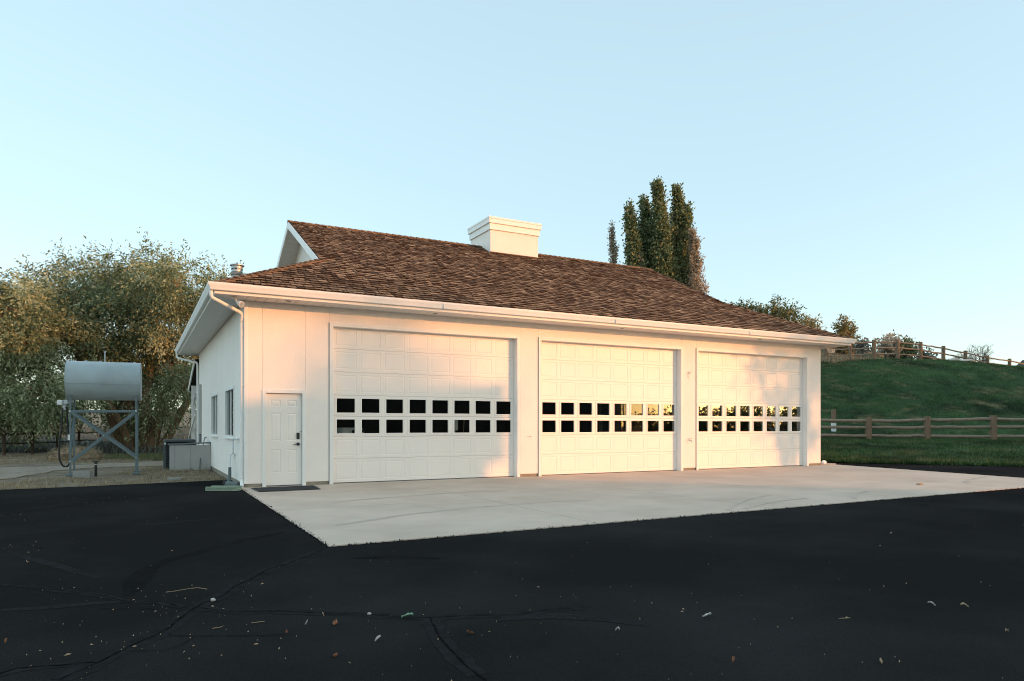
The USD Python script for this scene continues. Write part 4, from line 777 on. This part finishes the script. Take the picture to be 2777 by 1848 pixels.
def bare_shrub(label, u, v0, vtop, wpx, fw, seed):
    rg = np.random.default_rng(seed); b = at(u, v0, fw=fw); g = terrain(b[0], b[1]); t = thing("bare_shrub", label, "shrub", (b[0], b[1], g)); H = at(u, vtop, fw=fw)[2] - g; w = wpx / F * fw / 2
    m = MB(); tw = MB()
    def grow(mb, p, d, L, r, lev):
        q = p + d * L; mid = p + d * L * .5 + rg.normal(0, .07 * L, 3); mb.tube([p, mid, q], [r, r * .85, r * .7], 5, cap=False)
        if lev == 0: return
        for _ in range(3 if lev > 1 else 4):
            e = d + rg.normal(0, .6, 3) * [1, 1, .55]; e[2] = max(e[2], -.15); e /= np.linalg.norm(e); grow(tw, q if rg.random() < .6 else mid, e, L * (.58 + .25 * rg.random()), r * .62, lev - 1)
    for k in range(4):
        d = np.array([rg.normal(0, .45), rg.normal(0, .45), 1.0]); d /= np.linalg.norm(d); grow(m, np.array([rg.normal(0, .1), rg.normal(0, .1), -.1]), d * [w / H * 1.6, w / H * 1.6, 1], H * .36, .055, 4)
    m.build("stems", "twig", t); tw.build("twigs", "twig", t)
bare_shrub("dark bare shrub behind the fence near the hill's right end", 2652, 1000, 925, 50, 64, 61)
bare_shrub("bare shrub left of the darkest one behind the hilltop fence", 2610, 1000, 935, 55, 64.5, 62)
bare_shrub("thin low bare shrub at the far end of the hilltop fence", 2672, 1005, 965, 40, 66, 63)
# grass (uncountable)
def tuft_proto(name, blades, h, w, leaf, seed, flop=.6):
    rg = np.random.default_rng(seed); m = MB()
    for _ in range(blades):
        a = rg.random() * math.tau; p = rg.normal(0, w, 2); L = h * (.5 + .8 * rg.random()); d = np.array([math.cos(a) * flop * rg.random(), math.sin(a) * flop * rg.random(), 1]); s = np.array([-math.sin(a), math.cos(a), 0]) * h * .07
        b = np.array([p[0], p[1], -.01]); m.add([b - s, b + s, b + d * L * .6 + s * .6, b + d * L * .6 - s * .6, b + d * L + d * [L * .3, L * .3, -.05 * L]], [(0, 1, 2), (0, 2, 3), (3, 2, 4)], rg.random())
    return m, leaf
def scatter(name, label, cat, protos, pts, scl, seed):
    rg = np.random.default_rng(seed); pi = UsdGeom.PointInstancer.Define(stage, numbered("/World/" + name)); targets = []
    for k, (m, leaf) in enumerate(protos): targets.append(m.build("tuft", leaf, pi.GetPrim(), tint=True).GetPath())
    n = len(pts); a = rg.random(n) * math.pi
    pi.CreatePrototypesRel().SetTargets(targets); pi.CreateProtoIndicesAttr(Vt.IntArray.FromNumpy(rg.integers(0, len(protos), n).astype(np.int32))); pi.CreatePositionsAttr(Vt.Vec3fArray.FromNumpy(np.asarray(pts, np.float32)))
    pi.CreateOrientationsAttr(Vt.QuathArray([Gf.Quath(float(math.cos(x)), 0, 0, float(math.sin(x))) for x in a]))
    s = scl * (.6 + .8 * rg.random(n)); pi.CreateScalesAttr(Vt.Vec3fArray.FromNumpy(np.stack([s, s, s * (.7 + .6 * rg.random(n))], 1).astype(np.float32)))
    return tag(pi, label, cat, kind="stuff")
rg = np.random.default_rng(71)
def clumpy(n, draw, freq, thr, seed):
    out = []
    while sum(map(len, out)) < n:
        p = draw(n); w = meshkit.fbm(np.c_[p * freq, np.zeros(len(p))], 3, seed); out.append(p[w + .12 * rg.random(len(p)) > thr])
    return np.vstack(out)[:n]
def draw_rf(r0, r1, f0, f1):
    return lambda n: np.stack(list(rf(r0 + (r1 - r0) * rg.random(n), f0 + (f1 - f0) * rg.random(n))[:2]), 1)
def on_ground(p, dz=-.03): return np.c_[p, terrain(p[:, 0], p[:, 1]) + dz]
p = draw_rf(8, 50, 20, 55)(60000); keep = lawn_keep(np.c_[p, p[:, :1]]); p = p[keep]
scatter("lawn_grass", "short dark green grass covering the hill", "grass", [tuft_proto("a", 9, .09, .10, "lawn_blade", k, .9) for k in (1, 2, 3)], on_ground(p, .015), 1.0, 72)
p = draw_rf(10, 45, 53, 74)(9500); r_, f_ = to_rf(p[:, 0], p[:, 1]); edge = 54.8 - 1.0 * sstep(24, 20, r_) + 12 * sstep(27, 33, r_) + .7 * np.sin(r_ * 1.7); p = p[f_ > edge]
k_ = draw_rf(8, 46, 22, 56)(9000); k_ = k_[lawn_keep(np.c_[k_, k_[:, :1]])]; w_ = meshkit.fbm(np.c_[k_ * .5, np.zeros(len(k_))], 3, 17); k_ = k_[w_ + .1 * rg.random(len(k_)) > .6]
t_ = rg.random(900) * 14 - 3; e_ = np.stack([E0[0] + ED[0] * t_ + EN[0] * .12 * rg.random(900), E0[1] + ED[1] * t_ + EN[1] * .12 * rg.random(900)], 1)
scatter("lawn_clumps", "longer grass clumps and ragged edge of the hill lawn", "grass", [tuft_proto("c", 10, .12, .10, "lawn_blade", k, .8) for k in (21, 22)], on_ground(np.vstack([k_, e_[e_[:, 0] > 18.8]]), .01), 1.0, 78)
scatter("dry_grass", "tall tan dry grass around the hilltop fence posts", "grass", [tuft_proto("d", 10, .34, .09, "dry_blade", k, .5) for k in (4, 5)], on_ground(p), 1.0, 73)
yp = ragged(yard, 5, 0, rng)
import shapely
def off_yard(p, margin=.02): return p[~shapely.contains_xy(yard.buffer(margin), p[:, 0], p[:, 1]) & ~((p[:, 0] > -.1) & (p[:, 1] < 13))]
gravel_pg = Polygon([(-60, 16), (-16, 12.0), (-6.0, 12.0), (-3.85, 12.7), (-1.2, 14.4), (-0.1, 12.9), (-0.1, 10.9), (-1.29, 10.8), (-3.5, 10.9), (-4.4, 9.0), (-4.95, 6.0), (-8, 3.2), (-60, 2.0)])
p = off_yard(clumpy(9500, draw_rf(-24, -5, 14, 34), .6, .53, 5)); p = p[~shapely.contains_xy(gravel_pg, p[:, 0], p[:, 1]) | (rg.random(len(p)) < .05)]
scatter("dry_stubble", "short dry tan grass and stubble left of the garage", "grass", [tuft_proto("s", 7, .07, .06, "dry_blade", k, 1.4) for k in (6, 7, 8)], on_ground(p, -.035), 1.0, 74)
p = np.stack([-12 + 12 * rg.random(420), 1.2 + 1.4 * rg.random(420)], 1); p = off_yard(p, .0); p = p[p[:, 1] < 2.9]
scatter("verge_grass", "thin fringe of dry grass along the asphalt edge at left", "grass", [tuft_proto("v", 8, .09, .05, "dry_blade", k, .8) for k in (9, 10)], on_ground(p, -.02), 1.0, 75)
p = np.stack([-6 + 9 * rg.random(9000), 15 + 8 * rg.random(9000)], 1); p = p[shapely.contains_xy(Polygon([(-5.5, 20), (-3.6, 18.3), (-1.3, 15.2), (2, 17.5), (3, 23), (-0.8, 22.4), (-3.7, 21.3)]), p[:, 0], p[:, 1])]
scatter("verge_lawn", "strip of green grass in front of the big tree's trunks", "grass", [tuft_proto("g", 8, .09, .06, "maple_leaf", k, .9) for k in (11, 12)], on_ground(p, -.03), 1.0, 76)
p = clumpy(2600, draw_rf(-52, -17, 36, 95), .18, .5, 9)
scatter("sagebrush", "grey green sagebrush dotting the dry slope behind the trees", "sagebrush", [tuft_proto("b", 40, .45, .22, "sage_leaf", k, 1.1) for k in (13, 14)], on_ground(p), 1.0, 77)
# hay heap
hp = thing("hay_heap", "heap of dry straw behind the fuel tank", "heap", tuple(at(205, 1246, z=0)))
g_ = trimesh.creation.icosphere(3, 1.0); g_.vertices *= [.95, .7, .42]; g_.vertices[:, 2] += .05; g_.vertices += (meshkit.fbm(np.array(g_.vertices) * 3)[:, None] - .5) * .25
MB().mesh(g_).build("heap_core", "straw", hp, smooth=True)
rg2 = np.random.default_rng(5); i = rg2.integers(0, len(g_.vertices), 2600); c = g_.vertices[i]; c = c[c[:, 2] > -.1]; d = rg2.normal(0, 1, (len(c), 3)) * [1, 1, .5]
MB().add(*leaf_mesh(c - d * .1 + [0, 0, .02], d, .3, .022, rg2, rg2.random(len(c)))).build("straw", "dry_blade", hp, tint=True, kind="stuff")
# stones at the crest and litter on the asphalt
for (u, v, w, lab) in ((2622, 989, .8, "pale flat boulder lying in the grass at the hill crest, right one"), (2587, 994, .55, "smaller pale boulder lying in the grass at the hill crest")):
    b = at(u, v, fw=54.5); s = trimesh.creation.icosphere(3, 1.0); s.vertices *= [w, w * .6, .16]; s.vertices += (meshkit.fbm(np.array(s.vertices) * 4)[:, None] - .5) * .12
    o = MB().mesh(s).build("boulder", "rock", smooth=50); tag(o, lab, "boulder"); UsdGeom.Xformable(o).AddTranslateOp().Set(Gf.Vec3d(b[0], b[1], float(terrain(b[0], b[1])) + .05))
def lump(name, u, v, size, m, label, cat, flat=.45, seed=1, group=None):
    b = at(u, v, z=0); s = trimesh.creation.icosphere(2, 1.0); s.vertices *= [size, size * .7, size * flat]; s.vertices += (meshkit.fbm(np.array(s.vertices) / size * 2 + seed)[:, None] - .5) * size * .4
    o = MB().mesh(s).build(name, m, smooth=60); tag(o, label, cat, group); x = UsdGeom.Xformable(o); x.AddTranslateOp().Set(Gf.Vec3d(b[0], b[1], size * flat * .5 - .008)); x.AddRotateZOp().Set(seed * 37.0)
lump("pebble", 1490 / 2.579, 1240 + 998 / 2.579, .024, "pebble", "pale pink stone lying on the longest asphalt crack", "stone", .6, 3)
lump("pebble", 900 + 262 / 2.579, 1240 + 1092 / 2.579, .015, "pebble", "small white stone on the asphalt crack left of the green leaf", "stone", .6, 4)
lump("pebble", 1877 + 1590 / 2.579, 1240 + 195 / 2.579, .09, "straw", "crumpled yellow leaf on the sunlit concrete at right", "leaf", .4, 5)
def leaf(u, v, L, m, label, seed, group=None, cat="leaf", w=.5):
    rg = np.random.default_rng(seed); b = at(u, v, z=0); n = 7; t = np.linspace(0, 1, n); wd = np.sin(t * np.pi) ** .8 * L * w / 2 + .001; cur = .012 * np.sin(t * 3 + seed) + .012
    v_ = np.vstack([np.c_[t * L - L / 2, wd, cur + .010], np.c_[t * L - L / 2, np.zeros(n), cur], np.c_[t * L - L / 2, -wd, cur + .006 + .01 * rg.random(n)]])
    f = [(i + r * n, i + 1 + r * n, i + 1 + (r + 1) * n, i + (r + 1) * n) for r in (0, 1) for i in range(n - 1)]
    o = MB().add(v_, f).build("fallen_leaf" if cat == "leaf" else "twig", m); tag(o, label, cat, group); x = UsdGeom.Xformable(o); x.AddTranslateOp().Set(Gf.Vec3d(b[0], b[1], -.008)); x.AddRotateZOp().Set(float(rg.random() * 360))
q = lambda k, u, v: (k + u / 2.579, 1240 + v / 2.579)
leaf(*q(900, 528, 1120), .085, "leaf_green", "pale green leaf lying beside the long asphalt crack", 1)
leaf(*q(900, 967, 1230), .06, "leaf_brown", "reddish brown leaf on the asphalt right of the crack fork", 2)
leaf(*q(900, 22, 1388), .05, "leaf_brown", "reddish leaf on the asphalt near the bottom centre left", 3)
leaf(*q(900, 22, 1165), .06, "leaf_brown", "brown curled leaf below the long crack left of the green leaf", 4)
leaf(*q(900, 322, 1278), .045, "pebble", "white leaf scrap on the asphalt below the green leaf", 5)
leaf(*q(1877, 1905, 1048), .05, "straw", "orange leaf on the asphalt towards the bottom right", 6)
leaf(*q(1877, 1675, 1035), .05, "pebble", "white scrap left of the orange leaf on the asphalt", 7)
leaf(*q(1877, 103, 1113), .06, "pebble", "white scrap on the asphalt below the middle garage door", 8)
sp_ = np.random.default_rng(9)
bits = [(sp_.random() * 2777, 1335 + 510 * sp_.random() ** 1.2) for _ in range(11)]
for i, (u, v) in enumerate(bits):
    b = at(u, v, z=0)
    if shapely.contains_xy(apron_pg.buffer(.1), b[0], b[1]) or not shapely.contains_xy(yard, b[0], b[1]): continue
    leaf(u, v, .014 + .014 * sp_.random(), ["straw", "pebble", "leaf_brown", "straw"][i % 4], "tiny leaf scrap scattered on the dark asphalt", 100 + i, "leaf scraps on the asphalt")
def twig(u0, v0, u1, v1, label, bend=.0):
    a, b = at(u0, v0, z=0), at(u1, v1, z=0); t = np.linspace(0, 1, 7)[:, None]; n = SL_n(np.cross(b - a, [0, 0, 1])); p = a + (b - a) * t + n * bend * np.sin(t * 2.4) ** 2 + [0, 0, 0.0]
    tag(MB().tube(p, .0022, 5).build("twig", "straw"), label, "twig")
twig(*q(0, 1160, 945), *q(0, 1435, 935), "long curved straw stem on the asphalt left of the pale stone", -.12)
twig(*q(0, 1485, 1198), *q(0, 1555, 1187), "short straw stem on the asphalt below the pale stone")
twig(*q(0, 1758, 1160), *q(0, 1850, 1148), "straight straw stem on the asphalt right of the stone")
twig(*q(1877, 1025, 1128), *q(1877, 1105, 1125), "thin straw stem on the asphalt towards the bottom right")
m = MB()
for _ in range(330):
    u, v = sp_.random() * 2777, 1325 + 520 * sp_.random() ** 1.3; b = at(u, v, z=0); kk = cracks[sp_.integers(len(cracks))][0]; pk = np.array(kk[sp_.integers(len(kk))]); b = b if sp_.random() < .4 else np.append(pk + sp_.normal(0, .28, 2), 0)
    if shapely.contains_xy(apron_pg.buffer(.06), b[0], b[1]) or not shapely.contains_xy(yard, b[0], b[1]): continue
    s = .0018 + .0035 * sp_.random() ** 3; a = sp_.random() * 6; L = s * (1 + 3.5 * (sp_.random() < .25)); ca, sa = math.cos(a), math.sin(a)
    x = np.array([(L, 0), (0, s), (-L, 0), (0, -s)]) @ [[ca, sa], [-sa, ca]] + b[:2]
    m.add([(*x[0], -.011), (*x[1], -.011), (*x[2], -.011), (*x[3], -.011), (*b[:2], -.006 + s)], [(0, 1, 4), (1, 2, 4), (2, 3, 4), (3, 0, 4)])
tag(m.build("grit", "straw"), "grit and tiny chaff sprinkled over the asphalt", "grit", kind="stuff")
m = MB()      # crumbs of asphalt along the apron's edge
for (a, b) in (((-.17, -8.31), (17.7, -7.86)), ((-.1, -.1), (-.17, -8.3))):
    for _ in range(420):
        t = sp_.random(); x, y = np.array(a) * (1 - t) + np.array(b) * t + sp_.normal(0, .022, 2); s = .005 + .011 * sp_.random() ** 2
        m.add([(x - s, y, -.01), (x, y - s, -.01), (x + s, y, -.01), (x, y + s, -.01), (x, y, s * .8 + .002)], [(0, 1, 4), (1, 2, 4), (2, 3, 4), (3, 0, 4)])
tag(m.build("asphalt_crumbs", "asphalt"), "dark asphalt crumbs along the edge of the concrete apron", "crumbs", kind="stuff")

TE = math.tan(EL)
# ---------------------------------------------------------------- beyond the frame: house and trees that stand towards the sun
def sq(s, q_, z=0.0): p = S2 * s + L2 * q_; return np.array([p[0], p[1], z])
hrot = math.degrees(math.atan2(L2[1], L2[0]))
def house(name, label, loc, rz, lx, ly, eave, rise, wallm="house_wall", roofm="house_roof", gable_x=False):
    t = thing(name, label, "house", loc, rz); MB().box(0, lx, 0, ly, -.5, eave).build("walls", wallm, t); oh = .4
    r = [(-oh, -oh, eave - .05), (lx + oh, -oh, eave - .05), (lx + oh, ly + oh, eave - .05), (-oh, ly + oh, eave - .05), (-oh, ly / 2, eave + rise), (lx + oh, ly / 2, eave + rise)]
    MB().add(r, [(0, 1, 5), (0, 5, 4), (2, 3, 4), (2, 4, 5), (0, 4, 3), (1, 2, 5), (0, 3, 2), (0, 2, 1)]).build("roof", roofm, t)
    for k in range(int(lx / 3)): MB().box(k * 3 + .9, k * 3 + 2.1, ly + .002, ly + .03, .9, 2.2).build("window", "window_dark", t)
    return t
hz = lambda s, z, s0=3.0: z + (s - s0) * TE          # height at distance s that shades height z on the garage front
h0 = sq(52, -22)
house("neighbour_house", "long low house across the yard behind the camera", tuple(h0), hrot, 26.6, 9, hz(52, .35, 3), 1.3)
house("metal_roof_shed", "low shed with a grey metal roof beyond the yard", tuple(sq(95, 13, -4.5)), hrot, 12, 8, 3.6, 2.0, roofm="metal_roof")
fh = at(2860, 1000, fw=80); house("far_house", "dark roofed house at the right edge behind the hill", (fh[0] - .2, fh[1] + .2, terrain(fh[0], fh[1]) - .7), -math.degrees(YAW), 9.5, 8, 2.2, 2.3)
def shade_tree(s, q_, h0, h1, w, n, seed, label, leaf="maple_leaf", L=.42, holes=.55):
    rg = np.random.default_rng(seed); b = sq(s, q_); lob = []
    for k in range(9):
        lob.append((b + np.array([*(L2 * rg.normal(0, w * .32) + S2 * rg.normal(0, w * .3)), h0 + (h1 - h0) * (.15 + .7 * rg.random())]), (w * .3 * (.7 + .5 * rg.random()),) * 2 + ((h1 - h0) * .22,)))
    broad_tree("yard_tree", label, tuple(b), [(.3, .1, h0 + 1, .25), (-.4, .3, h0 + .6, .2)], lob, leaf, n, 8, L, L * .5, .3, seed, twigs=30)
def lobe_tree(s, spots, n, seed, label, L=.3, s0=3.0):
    """A tree whose crown has a lobe on the line from each spot (x, z) of the garage front to the sun."""
    rg = np.random.default_rng(seed); lob = [(sq(s + rg.normal(0, .8), x * L2[0], hz(s, z, s0 if s0 else x * S2[0])), (r * .9, r * .9, r * .9)) for x, z, r in spots]; q0 = np.mean([x * L2[0] for x, _, _ in spots]); h = min(c[2] for c, _ in lob) - 1
    broad_tree("yard_tree", label, tuple(sq(s, q0)), [(.2, .1, h, .2), (-.3, .2, h - .8, .16)], lob, "maple_leaf", n, 8, L, L * .55, .2, seed, twigs=20, fill=.2)
lobe_tree(90, [(2.6, 3.2, .95), (3.3, 2.4, .95), (2.0, 2.3, .75), (4.3, 2.1, .75), (5.1, 1.6, .7), (3.7, 3.6, .6), (1.3, 2.0, .65), (4.6, 3.1, .3), (.7, 1.7, .5), (5.9, 1.1, .55), (2.9, 4.0, .6), (4.0, 1.5, .9), (2.5, 1.4, .9), (1.2, 1.2, .8), (.2, 1.0, .7), (5.6, 2.4, .3)], 250, 81, "tall tree towards the sun behind the camera and the long house")
lobe_tree(46, [(16.6, 3.7, .5), (17.4, 3.3, .6), (16.0, 2.9, .35), (17.0, 2.5, .5), (17.8, 2.4, .4), (16.7, 1.9, .35), (17.6, 1.5, .45), (16.9, 1.2, .4), (18.2, 2.9, .35), (18.4, 1.2, .3), (17.9, 3.9, .4), (15.6, 3.9, .35), (18.5, 3.5, .35)], 330, 84, "tree by the drive towards the sun, outside the picture at right", L=.2, s0=11.0)
for k, (q_, w_) in enumerate(((10.6, "first"), (14, "second"), (17.5, "third"), (21, "fourth"), (25, "last"))):
    b = sq(88 + 2 * (k % 2), q_); rg = np.random.default_rng(300 + k)
    broad_tree("added_bush", f"{w_} added low bush out of view that darkens the pane reflections", tuple(b), [(.2, 0, 1.0, .1)], [(b + np.array([rg.normal(0, .8), rg.normal(0, .8), 1.2 + 1.2 * rg.random()]), (1.5, 1.5, 1.1)) for _ in range(5)], "maple_leaf", 260, 8, .4, .25, .1, 300 + k, cat="bush", twigs=10, fill=.3)  # bushes added out of view so the door panes reflect something dark
b = sq(78, 7.6); rg = np.random.default_rng(401)
broad_tree("added_bush", "wide added bush out of view that darkens the lower pane reflections", tuple(b), [(.2, 0, .7, .1)], [(b + np.array([*(L2 * d), 1.1]), (1.2, 1.2, 1.1)) for d in (-2.2, -1.2, 0, 1.2, 2.2, 3.2)], "maple_leaf", 420, 8, .35, .22, .1, 401, cat="bush", twigs=10, fill=.2)  # unseen bush, put in to darken what the lower panes reflect
names = ["leafy tree nearest the drive in the row at right"] + [f"{w} leafy tree of the row beyond the drive" for w in ("second", "third", "fourth", "fifth", "sixth", "seventh", "eighth")] + ["last leafy tree of the row beyond the drive"]
for k in range(9): shade_tree(60 + 4 * (k % 2), 22.5 + 4.4 * k, 2.5, hz(60, 6.1, 9), 6.5, 620, 90 + k, names[k], L=.6)  # tree row added out of view to keep the hill lawn in shade
